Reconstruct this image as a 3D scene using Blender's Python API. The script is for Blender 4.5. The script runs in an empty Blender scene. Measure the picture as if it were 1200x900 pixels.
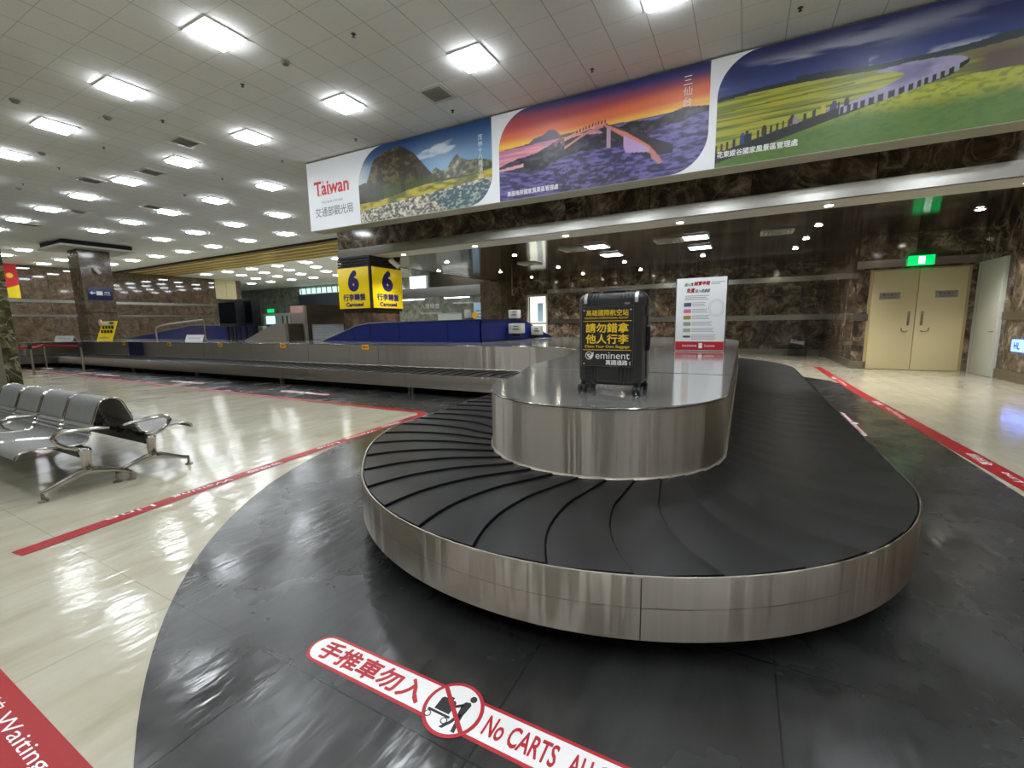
import bpy, bmesh, math, random
import numpy as np
from mathutils import Vector, Matrix
random.seed(7)
sc = bpy.context.scene
C = sc.collection
PI = math.pi

# ------------------------------------------------------------------ camera, world, exposure
cam = bpy.data.objects.new('camera', bpy.data.cameras.new('camera'))
C.objects.link(cam)
RR = Matrix(((0.884000436, 0.467175645, -0.017033666), (0.050135869, -0.130968876, -0.990117946), (-0.464789870, 0.874410699, -0.139198801)))
right, down, fwd = (Vector(r) for r in RR)
cam.matrix_world = Matrix(((right.x, -down.x, -fwd.x, 0), (right.y, -down.y, -fwd.y, 0), (right.z, -down.z, -fwd.z, 1.4), (0, 0, 0, 1)))
cam.data.sensor_width = 36
cam.data.lens = 15.2757
cam.data.clip_start = 0.02
cam.data.clip_end = 200
sc.camera = cam
sc.view_settings.view_transform = 'Standard'
sc.view_settings.look = 'None'
sc.view_settings.gamma = 1
sc.view_settings.use_curve_mapping = False
sc.view_settings.exposure = 0.42
w = bpy.data.worlds.new('world'); sc.world = w; w.use_nodes = True
w.node_tree.nodes['Background'].inputs[0].default_value = (0.9, 1, 0.95, 1)
w.node_tree.nodes['Background'].inputs[1].default_value = 0.05
sc.cycles.use_denoising = True
sc.cycles.max_bounces = 8
sc.cycles.diffuse_bounces = 4
sc.cycles.glossy_bounces = 4
sc.cycles.sample_clamp_indirect = 6
sc.cycles.caustics_reflective = False
sc.cycles.caustics_refractive = False
LAMP = 32.0        # strength of the square ceiling lights
DOWN = 40.0         # glow of the round downlights
SPOT = 190.0        # watts of each downlight's own beam

# ------------------------------------------------------------------ materials
def lin(c):
    return tuple(((x / 255) / 12.92 if x / 255 <= 0.04045 else ((x / 255 + 0.055) / 1.055) ** 2.4) for x in c)
def new_mat(name):
    m = bpy.data.materials.new(name); m.use_nodes = True
    return m, m.node_tree.nodes, m.node_tree.links, m.node_tree.nodes['Principled BSDF']
def plain(name, rgb, rough=0.5, metal=0.0, spec=0.5, emit=None, es=0.0, noise=0.0, coat=0.0):
    m, n, l, b = new_mat(name)
    col = lin(rgb)
    b.inputs['Base Color'].default_value = (*col, 1)
    b.inputs['Roughness'].default_value = rough
    b.inputs['Metallic'].default_value = metal
    b.inputs['Specular IOR Level'].default_value = spec
    b.inputs['Coat Weight'].default_value = coat
    if emit:
        b.inputs['Emission Color'].default_value = (*lin(emit), 1)
        b.inputs['Emission Strength'].default_value = es
    if noise:
        t = n.new('ShaderNodeTexCoord'); x = n.new('ShaderNodeTexNoise'); x.inputs['Scale'].default_value = 9
        x.inputs['Detail'].default_value = 6
        r = n.new('ShaderNodeMapRange'); r.inputs['To Min'].default_value = max(0, rough - noise); r.inputs['To Max'].default_value = min(1, rough + noise)
        l.new(t.outputs['Object'], x.inputs['Vector']); l.new(x.outputs['Fac'], r.inputs['Value']); l.new(r.outputs['Result'], b.inputs['Roughness'])
    return m
def emitter(name, rgb, s):
    m = bpy.data.materials.new(name); m.use_nodes = True
    n = m.node_tree.nodes; n.clear()
    e = n.new('ShaderNodeEmission'); o = n.new('ShaderNodeOutputMaterial')
    e.inputs[0].default_value = (*lin(rgb), 1); e.inputs[1].default_value = s
    m.node_tree.links.new(e.outputs[0], o.inputs[0])
    return m
def math_node(n, l, op, a, b=None, c=None):
    x = n.new('ShaderNodeMath'); x.operation = op
    for i, v in enumerate((a, b, c)):
        if v is None: continue
        if isinstance(v, (int, float)): x.inputs[i].default_value = v
        else: l.new(v, x.inputs[i])
    return x.outputs[0]
def ramp(n, l, fac, stops):
    r = n.new('ShaderNodeValToRGB')
    while len(r.color_ramp.elements) > 1: r.color_ramp.elements.remove(r.color_ramp.elements[-1])
    for i, (p, c) in enumerate(stops):
        e = r.color_ramp.elements[0] if i == 0 else r.color_ramp.elements.new(p)
        e.position = p; e.color = (*lin(c), 1)
    l.new(fac, r.inputs['Fac'])
    return r.outputs['Color']
def mixc(n, l, fac, a, b, mode='MIX'):
    x = n.new('ShaderNodeMix'); x.data_type = 'RGBA'; x.blend_type = mode
    if isinstance(fac, (int, float)): x.inputs[0].default_value = fac
    else: l.new(fac, x.inputs[0])
    for i, v in ((6, a), (7, b)):
        if isinstance(v, tuple): x.inputs[i].default_value = (*v, 1)
        else: l.new(v, x.inputs[i])
    return x.outputs[2]
def seam_lines(n, l, coord, pitch, off, width):
    """1 on a thin line every `pitch` along one axis"""
    f = math_node(n, l, 'FRACT', math_node(n, l, 'DIVIDE', math_node(n, l, 'SUBTRACT', coord, off), pitch))
    d = math_node(n, l, 'MINIMUM', f, math_node(n, l, 'SUBTRACT', 1.0, f))
    return math_node(n, l, 'LESS_THAN', d, width / pitch / 2)

def marble(name, stops, axis='X', panel=1.9, seams=True, rough=0.09, scale=1.0, zpitch=0):
    m, n, l, b = new_mat(name)
    g = n.new('ShaderNodeNewGeometry'); s = n.new('ShaderNodeSeparateXYZ'); l.new(g.outputs['Position'], s.inputs[0])
    a = s.outputs[axis]
    idx = math_node(n, l, 'FLOOR', math_node(n, l, 'DIVIDE', a, panel))
    cx = n.new('ShaderNodeCombineXYZ')
    l.new(math_node(n, l, 'MULTIPLY', idx, 7.31), cx.inputs[0]); l.new(math_node(n, l, 'MULTIPLY', idx, 3.17), cx.inputs[2])
    v = n.new('ShaderNodeVectorMath'); v.operation = 'ADD'; l.new(g.outputs['Position'], v.inputs[0]); l.new(cx.outputs[0], v.inputs[1])
    n1 = n.new('ShaderNodeTexNoise'); n1.inputs['Scale'].default_value = 2.3 * scale; n1.inputs['Detail'].default_value = 9; n1.inputs['Roughness'].default_value = 0.68; n1.inputs['Distortion'].default_value = 0.7
    l.new(v.outputs[0], n1.inputs['Vector'])
    col = ramp(n, l, n1.outputs['Fac'], stops)
    n2 = n.new('ShaderNodeTexNoise'); n2.inputs['Scale'].default_value = 1.1 * scale; n2.inputs['Detail'].default_value = 6; n2.inputs['Distortion'].default_value = 1.2
    l.new(v.outputs[0], n2.inputs['Vector'])
    vein = math_node(n, l, 'ABSOLUTE', math_node(n, l, 'SUBTRACT', n2.outputs['Fac'], 0.5))
    vm = n.new('ShaderNodeMapRange'); vm.inputs['From Max'].default_value = 0.02; vm.inputs['To Min'].default_value = 0.4; vm.inputs['To Max'].default_value = 0
    l.new(vein, vm.inputs['Value'])
    col = mixc(n, l, vm.outputs[0], col, lin(stops[-1][1]))
    if seams:
        ln = seam_lines(n, l, a, panel, 0, 0.014)
        col = mixc(n, l, ln, col, (0.006, 0.005, 0.004))
    l.new(col, b.inputs['Base Color'])
    b.inputs['Roughness'].default_value = rough
    b.inputs['Specular IOR Level'].default_value = 0.6
    return m
BROWN = [(0.33, (40, 34, 29)), (0.46, (78, 66, 56)), (0.57, (122, 106, 90)), (0.68, (190, 172, 150))]
TAN = [(0.2, (58, 48, 38)), (0.45, (86, 73, 60)), (0.62, (108, 93, 77)), (0.8, (146, 130, 110))]
OLIVE = [(0.3, (26, 24, 14)), (0.48, (58, 54, 36)), (0.62, (92, 86, 62)), (0.8, (180, 172, 140))]

def steel(name, rgb=(178, 171, 160), rough=0.42, aniso=1.0, rot=0.25, streak=0.05, wave=7, bump=0.04):
    m, n, l, b = new_mat(name)
    b.inputs['Base Color'].default_value = (*lin(rgb), 1)
    b.inputs['Metallic'].default_value = 1
    b.inputs['Anisotropic'].default_value = aniso
    b.inputs['Anisotropic Rotation'].default_value = rot
    t = n.new('ShaderNodeTangent'); t.direction_type = 'RADIAL'; t.axis = 'Z'
    l.new(t.outputs[0], b.inputs['Tangent'])
    g = n.new('ShaderNodeNewGeometry'); mp = n.new('ShaderNodeMapping'); mp.inputs['Scale'].default_value = (1.2, 1.2, 140)
    l.new(g.outputs['Position'], mp.inputs[0])
    x = n.new('ShaderNodeTexNoise'); x.inputs['Scale'].default_value = 1; x.inputs['Detail'].default_value = 3
    l.new(mp.outputs[0], x.inputs['Vector'])
    r = n.new('ShaderNodeMapRange'); r.inputs['To Min'].default_value = rough - streak; r.inputs['To Max'].default_value = rough + streak
    l.new(x.outputs['Fac'], r.inputs['Value']); l.new(r.outputs[0], b.inputs['Roughness'])
    mp2 = n.new('ShaderNodeMapping'); mp2.inputs['Scale'].default_value = (wave, wave, 0.25); l.new(g.outputs['Position'], mp2.inputs[0])
    y = n.new('ShaderNodeTexNoise'); y.inputs['Scale'].default_value = 1; y.inputs['Detail'].default_value = 3; y.inputs['Roughness'].default_value = 0.45; l.new(mp2.outputs[0], y.inputs['Vector'])
    bp = n.new('ShaderNodeBump'); bp.inputs['Strength'].default_value = 0.6; bp.inputs['Distance'].default_value = bump
    l.new(y.outputs['Fac'], bp.inputs['Height']); l.new(bp.outputs[0], b.inputs['Normal'])
    return m

M = {}
M['steel'] = steel('brushed_steel')
M['steel_band'] = steel('steel_band', (172, 170, 164), 0.20, 0.3, 0, streak=0.04, wave=2, bump=0.002)
M['steel_top'] = plain('polished_steel', (204, 203, 200), 0.11, 0.74, noise=0.03)
M['steel_base'] = plain('steel_skirting', (150, 142, 128), 0.35, 0.9)
M['chrome'] = plain('chrome', (186, 184, 178), 0.14, 1.0)
M['seat'] = None
M['marble'] = marble('brown_marble', BROWN, 'X')
M['marble_y'] = marble('brown_marble_side', BROWN, 'Y')
M['marble_left'] = marble('tan_marble', TAN, 'Y', 2.4, rough=0.05)
M['marble_far'] = marble('far_marble', [(0.3, (92, 95, 84)), (0.5, (132, 133, 120)), (0.75, (176, 176, 160))], 'X', 3)
M['marble_pillar'] = marble('pillar_marble', TAN, 'Z', 1.15, rough=0.12)
M['marble_pillar_dark'] = marble('pillar_marble_dark', [(0.25, (52, 40, 32)), (0.5, (84, 68, 54)), (0.75, (128, 106, 86))], 'Z', 1.15, rough=0.12)
M['marble_olive'] = marble('olive_marble', OLIVE, 'Z', 1.15, seams=False, scale=2.2)
M['white'] = plain('white_paint', (226, 228, 226), 0.5)
M['board_white'] = plain('billboard_white', (244, 247, 250), 0.45)
M['board_edge'] = plain('billboard_edge', (176, 176, 156), 0.5)
M['offwhite'] = plain('off_white', (205, 204, 194), 0.5)
M['cream'] = plain('cream_door_paint', (212, 200, 156), 0.35)
M['cream_dark'] = plain('cream_frame_paint', (176, 160, 116), 0.4)
M['door_white'] = plain('white_door_paint', (202, 206, 198), 0.4)
M['red'] = plain('red_tape', (156, 6, 20), 0.5)
M['red_print'] = plain('red_print', (176, 16, 34), 0.45)
M['belt_red'] = plain('red_webbing', (196, 30, 66), 0.6)
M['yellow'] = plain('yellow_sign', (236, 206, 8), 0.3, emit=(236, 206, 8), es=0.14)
M['yellow_print'] = plain('yellow_print', (244, 206, 44), 0.4)
M['yellow_sticker'] = plain('yellow_sticker', (240, 190, 30), 0.4)
M['navy'] = plain('navy_print', (40, 34, 110), 0.4)
M['navy_sign'] = plain('navy_sign', (22, 30, 86), 0.3)
M['blue'] = plain('blue_panel', (20, 32, 98), 0.32, noise=0.05)
M['blue_dark'] = plain('blue_panel_dark', (13, 20, 62), 0.4)
M['black'] = plain('black_plastic', (18, 18, 20), 0.45)
M['black_metal'] = plain('black_metal', (16, 16, 19), 0.35)
M['shade_black'] = plain('recess_shade_black', (8, 8, 8), 0.8)  # near-black colour standing in for shade in gaps and recesses
M['print_black'] = plain('black_print', (28, 28, 32), 0.5)
M['print_white'] = plain('white_print', (240, 240, 240), 0.5)
M['print_grey'] = plain('grey_print', (150, 154, 162), 0.5)
M['grey_box'] = plain('grey_box', (188, 188, 178), 0.45)
M['shutter'] = plain('shutter', (196, 200, 208), 0.45)
M['grey_panel'] = plain('olive_grey_panel', (96, 96, 80), 0.35)
M['housing'] = plain('housing_steel', (176, 168, 156), 0.3, 0.6)
M['housing_dark'] = plain('housing_dark', (82, 74, 62), 0.3, 0.5)
M['vent'] = plain('vent_grey', (138, 138, 132), 0.6)
M['vent_dark'] = plain('vent_dark', (96, 94, 86), 0.6)
M['detector'] = plain('detector_grey', (120, 120, 116), 0.5)
M['sprinkler'] = plain('sprinkler_dark', (60, 56, 54), 0.5)
M['shell'] = plain('suitcase_shell', (40, 40, 41), 0.42, noise=0.08)
M['shell_dark'] = plain('suitcase_trim', (26, 26, 28), 0.4)
M['acrylic_black'] = plain('sign_black', (44, 44, 46), 0.22)
M['silver'] = plain('silver_strap', (220, 222, 224), 0.25, 0.6)
M['gold'] = plain('gold_slat', (246, 212, 84), 0.2, 1.0)
M['gold_back'] = plain('gold_backing', (214, 208, 184), 0.5)
M['counter'] = plain('counter_white', (214, 224, 218), 0.4)
M['poster_blue'] = plain('pale_blue_poster', (176, 208, 236), 0.5, emit=(176, 208, 236), es=0.15)
M['lamp'] = emitter('lamp_glow', (244, 250, 255), LAMP)
M['down'] = emitter('downlight_glow', (255, 246, 226), DOWN)
M['panel_glow'] = emitter('panel_light_glow', (246, 252, 255), 9.0)
M['doorglow'] = emitter('lit_doorway', (244, 246, 228), 1.3)
M['boxglow'] = emitter('lit_box', (226, 255, 238), 2.2)
M['skyglow'] = emitter('lit_glazing', (190, 235, 225), 1.2)
M['exit_green'] = plain('exit_green', (0, 190, 96), 0.4, emit=(0, 200, 100), es=1.0)
M['exit_white'] = plain('exit_white', (240, 255, 245), 0.4, emit=(240, 255, 250), es=1.6)
M['neon'] = plain('blue_lit_sign', (90, 120, 255), 0.4, emit=(110, 140, 255), es=2.6)
M['neon_letter'] = plain('pale_lit_letter', (20, 60, 190), 0.4, emit=(20, 60, 210), es=0.8)
def glass_mat():
    m, n, l, b = new_mat('clear_acrylic')
    b.inputs['Base Color'].default_value = (0.93, 0.96, 0.95, 1)
    b.inputs['Transmission Weight'].default_value = 1
    b.inputs['Roughness'].default_value = 0.03
    b.inputs['IOR'].default_value = 1.2
    return m
M['acrylic'] = glass_mat()

def seat_mat():
    m, n, l, b = new_mat('perforated_grey_steel')
    t = n.new('ShaderNodeTexCoord'); v = n.new('ShaderNodeTexVoronoi'); v.inputs['Scale'].default_value = 95
    l.new(t.outputs['Object'], v.inputs['Vector'])
    f = math_node(n, l, 'LESS_THAN', v.outputs['Distance'], 0.32)
    c = mixc(n, l, f, lin((122, 122, 120)), lin((70, 70, 68)))
    l.new(c, b.inputs['Base Color'])
    b.inputs['Metallic'].default_value = 0.0; b.inputs['Roughness'].default_value = 0.5
    return m
M['seat'] = seat_mat()

def rubber_mat():
    m, n, l, b = new_mat('black_rubber')
    g = n.new('ShaderNodeNewGeometry')
    a = n.new('ShaderNodeTexNoise'); a.inputs['Scale'].default_value = 2.4; a.inputs['Detail'].default_value = 6; a.inputs['Roughness'].default_value = 0.65
    l.new(g.outputs['Position'], a.inputs['Vector'])
    c = ramp(n, l, a.outputs['Fac'], [(0.3, (15, 15, 17)), (0.55, (20, 20, 22)), (0.8, (28, 28, 30))])
    l.new(c, b.inputs['Base Color'])
    r = n.new('ShaderNodeMapRange'); r.inputs['To Min'].default_value = 0.26; r.inputs['To Max'].default_value = 0.46
    l.new(a.outputs['Fac'], r.inputs['Value']); l.new(r.outputs[0], b.inputs['Roughness'])
    f = n.new('ShaderNodeTexNoise'); f.inputs['Scale'].default_value = 160; l.new(g.outputs['Position'], f.inputs['Vector'])
    bp = n.new('ShaderNodeBump'); b.inputs['Specular IOR Level'].default_value = 0.45
    bp.inputs['Strength'].default_value = 0.05; bp.inputs['Distance'].default_value = 0.01
    l.new(f.outputs['Fac'], bp.inputs['Height']); l.new(bp.outputs[0], b.inputs['Normal'])
    return m
M['rubber'] = rubber_mat()

def floor_mat(name, stops, r0, r1, tile, line, seamc, scuff=None):
    m, n, l, b = new_mat(name)
    g = n.new('ShaderNodeNewGeometry'); s = n.new('ShaderNodeSeparateXYZ'); l.new(g.outputs['Position'], s.inputs[0])
    ix = math_node(n, l, 'FLOOR', math_node(n, l, 'DIVIDE', s.outputs[0], tile)); iy = math_node(n, l, 'FLOOR', math_node(n, l, 'DIVIDE', s.outputs[1], tile))
    cc = n.new('ShaderNodeCombineXYZ'); l.new(math_node(n, l, 'MULTIPLY', iy, 0.9), cc.inputs[0]); l.new(math_node(n, l, 'MULTIPLY', ix, 5.7), cc.inputs[1]); l.new(math_node(n, l, 'MULTIPLY', math_node(n, l, 'ADD', ix, math_node(n, l, 'MULTIPLY', iy, 2.3)), 1.7), cc.inputs[2])
    v = n.new('ShaderNodeVectorMath'); v.operation = 'ADD'; l.new(g.outputs['Position'], v.inputs[0]); l.new(cc.outputs[0], v.inputs[1])
    mp = n.new('ShaderNodeMapping'); mp.inputs['Scale'].default_value = (4.6, 1.1, 1); l.new(v.outputs[0], mp.inputs[0])
    a = n.new('ShaderNodeTexNoise'); a.inputs['Scale'].default_value = 1; a.inputs['Detail'].default_value = 7; a.inputs['Roughness'].default_value = 0.62; a.inputs['Distortion'].default_value = 0.6
    l.new(mp.outputs[0], a.inputs['Vector'])
    col = ramp(n, l, a.outputs['Fac'], stops)
    if scuff:
        q = n.new('ShaderNodeTexNoise'); q.inputs['Scale'].default_value = 1.3; q.inputs['Detail'].default_value = 4; q.inputs['Roughness'].default_value = 0.5; q.inputs['Distortion'].default_value = 0.8
        l.new(g.outputs['Position'], q.inputs['Vector'])
        qq = n.new('ShaderNodeMapRange'); qq.inputs['From Min'].default_value = 0.42; qq.inputs['From Max'].default_value = 0.85; qq.inputs['To Max'].default_value = 0.6
        l.new(q.outputs['Fac'], qq.inputs['Value'])
        col = mixc(n, l, qq.outputs[0], col, lin(scuff))
    ln = math_node(n, l, 'MAXIMUM', seam_lines(n, l, s.outputs[0], tile, 0.18, line), seam_lines(n, l, s.outputs[1], tile, 0.1, line))
    col = mixc(n, l, math_node(n, l, 'MULTIPLY', ln, 0.6), col, lin(seamc))
    l.new(col, b.inputs['Base Color'])
    q2 = n.new('ShaderNodeTexNoise'); q2.inputs['Scale'].default_value = 1.4; q2.inputs['Detail'].default_value = 4; q2.inputs['Roughness'].default_value = 0.55
    l.new(g.outputs['Position'], q2.inputs['Vector'])
    r = n.new('ShaderNodeMapRange'); r.inputs['From Min'].default_value = 0.3; r.inputs['From Max'].default_value = 0.7; r.inputs['To Min'].default_value = r0; r.inputs['To Max'].default_value = r1
    l.new(q2.outputs['Fac'], r.inputs['Value']); l.new(r.outputs[0], b.inputs['Roughness'])
    # wax polish waves
    mp2 = n.new('ShaderNodeMapping'); mp2.inputs['Scale'].default_value = (9, 3.2, 1); mp2.inputs['Rotation'].default_value = (0, 0, 0.35); l.new(g.outputs['Position'], mp2.inputs[0])
    w1 = n.new('ShaderNodeTexNoise'); w1.inputs['Scale'].default_value = 1; w1.inputs['Detail'].default_value = 3; l.new(mp2.outputs[0], w1.inputs['Vector'])
    bp = n.new('ShaderNodeBump'); bp.inputs['Strength'].default_value = 0.22; bp.inputs['Distance'].default_value = 0.02
    l.new(w1.outputs['Fac'], bp.inputs['Height']); l.new(bp.outputs[0], b.inputs['Normal'])
    b.inputs['Specular IOR Level'].default_value = 0.5
    return m
M['floor'] = floor_mat('cream_vinyl_tiles', [(0.25, (164, 158, 138)), (0.45, (180, 174, 154)), (0.6, (186, 181, 163)), (0.8, (192, 188, 173))], 0.07, 0.20, 0.9, 0.005, (140, 132, 108))
M['mat'] = floor_mat('dark_vinyl_tiles', [(0.3, (34, 34, 34)), (0.5, (44, 44, 44)), (0.75, (52, 52, 51))], 0.09, 0.38, 0.9, 0.007, (18, 18, 18), scuff=(84, 85, 86))

def ceiling_mat():
    m, n, l, b = new_mat('ceiling_tiles')
    g = n.new('ShaderNodeNewGeometry'); s = n.new('ShaderNodeSeparateXYZ'); l.new(g.outputs['Position'], s.inputs[0])
    lx = seam_lines(n, l, s.outputs[0], 0.6, -7.45, 0.014); ly = seam_lines(n, l, s.outputs[1], 0.5975, 3.96, 0.009)
    ln = math_node(n, l, 'MAXIMUM', lx, math_node(n, l, 'MULTIPLY', ly, 0.7))
    x = n.new('ShaderNodeTexNoise'); x.inputs['Scale'].default_value = 60; l.new(g.outputs['Position'], x.inputs['Vector'])
    base = ramp(n, l, x.outputs['Fac'], [(0.3, (234, 235, 232)), (0.7, (243, 244, 241))])
    col = mixc(n, l, math_node(n, l, 'MULTIPLY', ln, 0.5), base, lin((104, 102, 100)))
    l.new(col, b.inputs['Base Color']); b.inputs['Roughness'].default_value = 0.85
    return m
M['ceiling'] = ceiling_mat()

def mirror_slat_mat():
    m, n, l, b = new_mat('dark_mirror_slats')
    g = n.new('ShaderNodeNewGeometry'); s = n.new('ShaderNodeSeparateXYZ'); l.new(g.outputs['Position'], s.inputs[0])
    ln = seam_lines(n, l, s.outputs[1], 0.1, 0, 0.012)
    col = mixc(n, l, ln, lin((150, 143, 136)), lin((24, 22, 20)))
    l.new(col, b.inputs['Base Color'])
    b.inputs['Metallic'].default_value = 1; b.inputs['Roughness'].default_value = 0.07
    wv = math_node(n, l, 'SINE', math_node(n, l, 'MULTIPLY', s.outputs[1], 2 * PI / 0.1))
    nz = n.new('ShaderNodeTexNoise'); nz.inputs['Scale'].default_value = 2.0; l.new(g.outputs['Position'], nz.inputs['Vector'])
    hh = math_node(n, l, 'ADD', math_node(n, l, 'MULTIPLY', wv, 0.25), nz.outputs['Fac'])
    bp = n.new('ShaderNodeBump'); bp.inputs['Strength'].default_value = 0.12; bp.inputs['Distance'].default_value = 0.02
    l.new(hh, bp.inputs['Height']); l.new(bp.outputs[0], b.inputs['Normal'])
    return m
M['mirror'] = mirror_slat_mat()
def picture_mat():
    m, n, l, b = new_mat('printed_picture')
    a = n.new('ShaderNodeVertexColor'); a.layer_name = 'print'
    l.new(a.outputs['Color'], b.inputs['Base Color']); b.inputs['Roughness'].default_value = 0.4
    return m
M['picture'] = picture_mat()

# ------------------------------------------------------------------ mesh helpers
def nb(): return bmesh.new()
def add_box(bm, c, s, bev=0.0, rot=None, seg=2):
    r = bmesh.ops.create_cube(bm, size=1.0)
    vs = r['verts']
    mx = Matrix.Translation(Vector(c)) @ (rot.to_4x4() if rot else Matrix.Identity(4)) @ Matrix.Diagonal((*s, 1))
    bmesh.ops.transform(bm, matrix=mx, verts=vs)
    if bev > 0:
        es = list({e for v in vs for e in v.link_edges})
        bmesh.ops.bevel(bm, geom=es, offset=bev, segments=seg, affect='EDGES', profile=0.5)
def frame_of(d):
    d = d.normalized(); u = Vector((0, 0, 1)) if abs(d.z) < 0.95 else Vector((1, 0, 0))
    a = d.cross(u).normalized(); return a, d.cross(a).normalized()
def add_tube(bm, pts, r, n=10, closed=False, caps=True):
    pts = [Vector(p) for p in pts]; rings = []
    rs = r if isinstance(r, (list, tuple)) else [r] * len(pts)
    pa = None
    for i, p in enumerate(pts):
        if closed: d = pts[(i + 1) % len(pts)] - pts[i - 1]
        else: d = pts[min(i + 1, len(pts) - 1)] - pts[max(i - 1, 0)]
        d.normalize()
        if pa is None: a, b = frame_of(d)
        else:
            a = (pa - d * pa.dot(d)).normalized(); b = d.cross(a)
        pa = a
        rings.append([bm.verts.new(p + (a * math.cos(2 * PI * k / n) + b * math.sin(2 * PI * k / n)) * rs[i]) for k in range(n)])
    m = len(rings)
    for i in range(m if closed else m - 1):
        A, B = rings[i], rings[(i + 1) % m]
        for k in range(n): bm.faces.new((A[k], A[(k + 1) % n], B[(k + 1) % n], B[k]))
    if caps and not closed:
        bm.faces.new(rings[0][::-1]); bm.faces.new(rings[-1])
def add_cyl(bm, p0, p1, r0, r1=None, n=20): add_tube(bm, [p0, p1], [r0, r1 if r1 is not None else r0], n)
def add_lathe(bm, prof, c, n=20):
    c = Vector(c); rings = []
    for r, z in prof: rings.append([bm.verts.new(c + Vector((r * math.cos(2 * PI * k / n), r * math.sin(2 * PI * k / n), z))) for k in range(n)])
    for A, B in zip(rings, rings[1:]):
        for k in range(n): bm.faces.new((A[k], A[(k + 1) % n], B[(k + 1) % n], B[k]))
    bm.faces.new(rings[0][::-1]); bm.faces.new(rings[-1])
def add_prism(bm, poly, z0, z1, f=None):
    """poly: 2D outline; f maps (a, b, h) to 3D"""
    f = f or (lambda a, b, h: (a, b, h))
    A = [bm.verts.new(f(a, b, z0)) for a, b in poly]; B = [bm.verts.new(f(a, b, z1)) for a, b in poly]
    n = len(poly)
    bm.faces.new(A[::-1]); bm.faces.new(B)
    for i in range(n): bm.faces.new((A[i], A[(i + 1) % n], B[(i + 1) % n], B[i]))
def add_ruled(bm, P, Q, closed=False):
    A = [bm.verts.new(p) for p in P]; B = [bm.verts.new(p) for p in Q]
    n = len(A)
    for i in range(n if closed else n - 1):
        j = (i + 1) % n; bm.faces.new((A[i], A[j], B[j], B[i]))
def add_grid(bm, rows):
    V = [[bm.verts.new(p) for p in r] for r in rows]
    for a, b in zip(V, V[1:]):
        for i in range(len(a) - 1): bm.faces.new((a[i], a[i + 1], b[i + 1], b[i]))

def root_loc(o):
    v = Vector((0, 0, 0))
    while o is not None: v = v + o.location; o = o.parent
    return v
def obj(name, bm, mat, parent=None, smooth=True, angle=35):
    bmesh.ops.recalc_face_normals(bm, faces=bm.faces[:])
    me = bpy.data.meshes.new(name); bm.to_mesh(me); bm.free()
    return obj_me(name, me, mat, parent, smooth, angle)
def obj_me(name, me, mat, parent=None, smooth=True, angle=35):
    o = bpy.data.objects.new(name, me); C.objects.link(o)
    if mat: me.materials.clear(); me.materials.append(mat)
    if parent is not None:
        me.transform(Matrix.Translation(-root_loc(parent))); o.parent = parent
    if smooth and len(me.polygons):
        me.polygons.foreach_set('use_smooth', [True] * len(me.polygons)); me.set_sharp_from_angle(angle=math.radians(angle))
    return o
def tag(o, label, cat, group=None, kind=None):
    o['label'] = label; o['category'] = cat
    if group: o['group'] = group
    if kind: o['kind'] = kind
    return o
def thing(name, label, cat, loc=(0, 0, 0), group=None):
    o = bpy.data.objects.new(name, None); C.objects.link(o); o.location = loc
    o.empty_display_size = 0.1
    return tag(o, label, cat, group)
def struct(name, bm, mat, parent=None, smooth=False):
    o = obj(name, bm, mat, parent, smooth)
    if parent is None: o['kind'] = 'structure'
    return o
def dup(root, loc, label, group=None, rotz=None):
    r = root.copy(); C.objects.link(r); r.location = loc; r['label'] = label
    if rotz is not None: r.rotation_euler = (0, 0, rotz)
    if group: r['group'] = group
    for ch in list(root.children):
        c = ch.copy(); C.objects.link(c); c.parent = r
        for gch in list(ch.children):
            d = gch.copy(); C.objects.link(d); d.parent = c
    return r

TXT = {}
def text_mesh(body, bold=0.0, shear=0.0):
    key = (body, bold, shear)
    if key not in TXT:
        cu = bpy.data.curves.new('txt', 'FONT'); cu.body = body; cu.shear = shear; cu.resolution_u = 3
        o = bpy.data.objects.new('txt', cu); C.objects.link(o)
        dg = bpy.context.evaluated_depsgraph_get()
        me = bpy.data.meshes.new_from_object(o.evaluated_get(dg))
        bpy.data.objects.remove(o); bpy.data.curves.remove(cu)
        if bold > 0:      # thicken the strokes by overlaying shifted copies
            bmt = bmesh.new()
            for k, (dx, dy) in enumerate(((0, 0), (1, 0), (-1, 0), (0, 1), (0, -1), (.7, .7), (-.7, .7), (.7, -.7), (-.7, -.7))):
                m2 = me.copy(); m2.transform(Matrix.Translation((dx * bold, dy * bold, k * 0.01))); bmt.from_mesh(m2); bpy.data.meshes.remove(m2)
            bmt.to_mesh(me); bmt.free()
        TXT[key] = me
    return TXT[key]
def text(body, origin, ax, ay, mat, parent, w=None, h=None, bold=0.0, shear=0.0, name='lettering', lift=0.0):
    """flat lettering centred on origin, running along ax with its top towards ay; fitted to w x h"""
    me = text_mesh(body, bold, shear).copy()
    n = len(me.vertices); co = np.zeros(n * 3); me.vertices.foreach_get('co', co); co = co.reshape(-1, 3)
    lo, hi = co.min(0), co.max(0); sz = hi - lo
    sx = w / sz[0] if w else h / sz[1]
    sy = h / sz[1] if h else sx
    ax = Vector(ax).normalized(); ay = Vector(ay).normalized(); az = ax.cross(ay)
    x = (co[:, 0] - (lo[0] + hi[0]) / 2) * sx; y = (co[:, 1] - (lo[1] + hi[1]) / 2) * sy
    P = np.array(Vector(origin) + az * lift) + np.outer(x, np.array(ax)) + np.outer(y, np.array(ay)) + np.outer(co[:, 2] * 0.005, np.array(az))
    me.vertices.foreach_set('co', P.astype(np.float32).ravel()); me.update()
    return obj_me(name, me, mat, parent, smooth=False)
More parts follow.
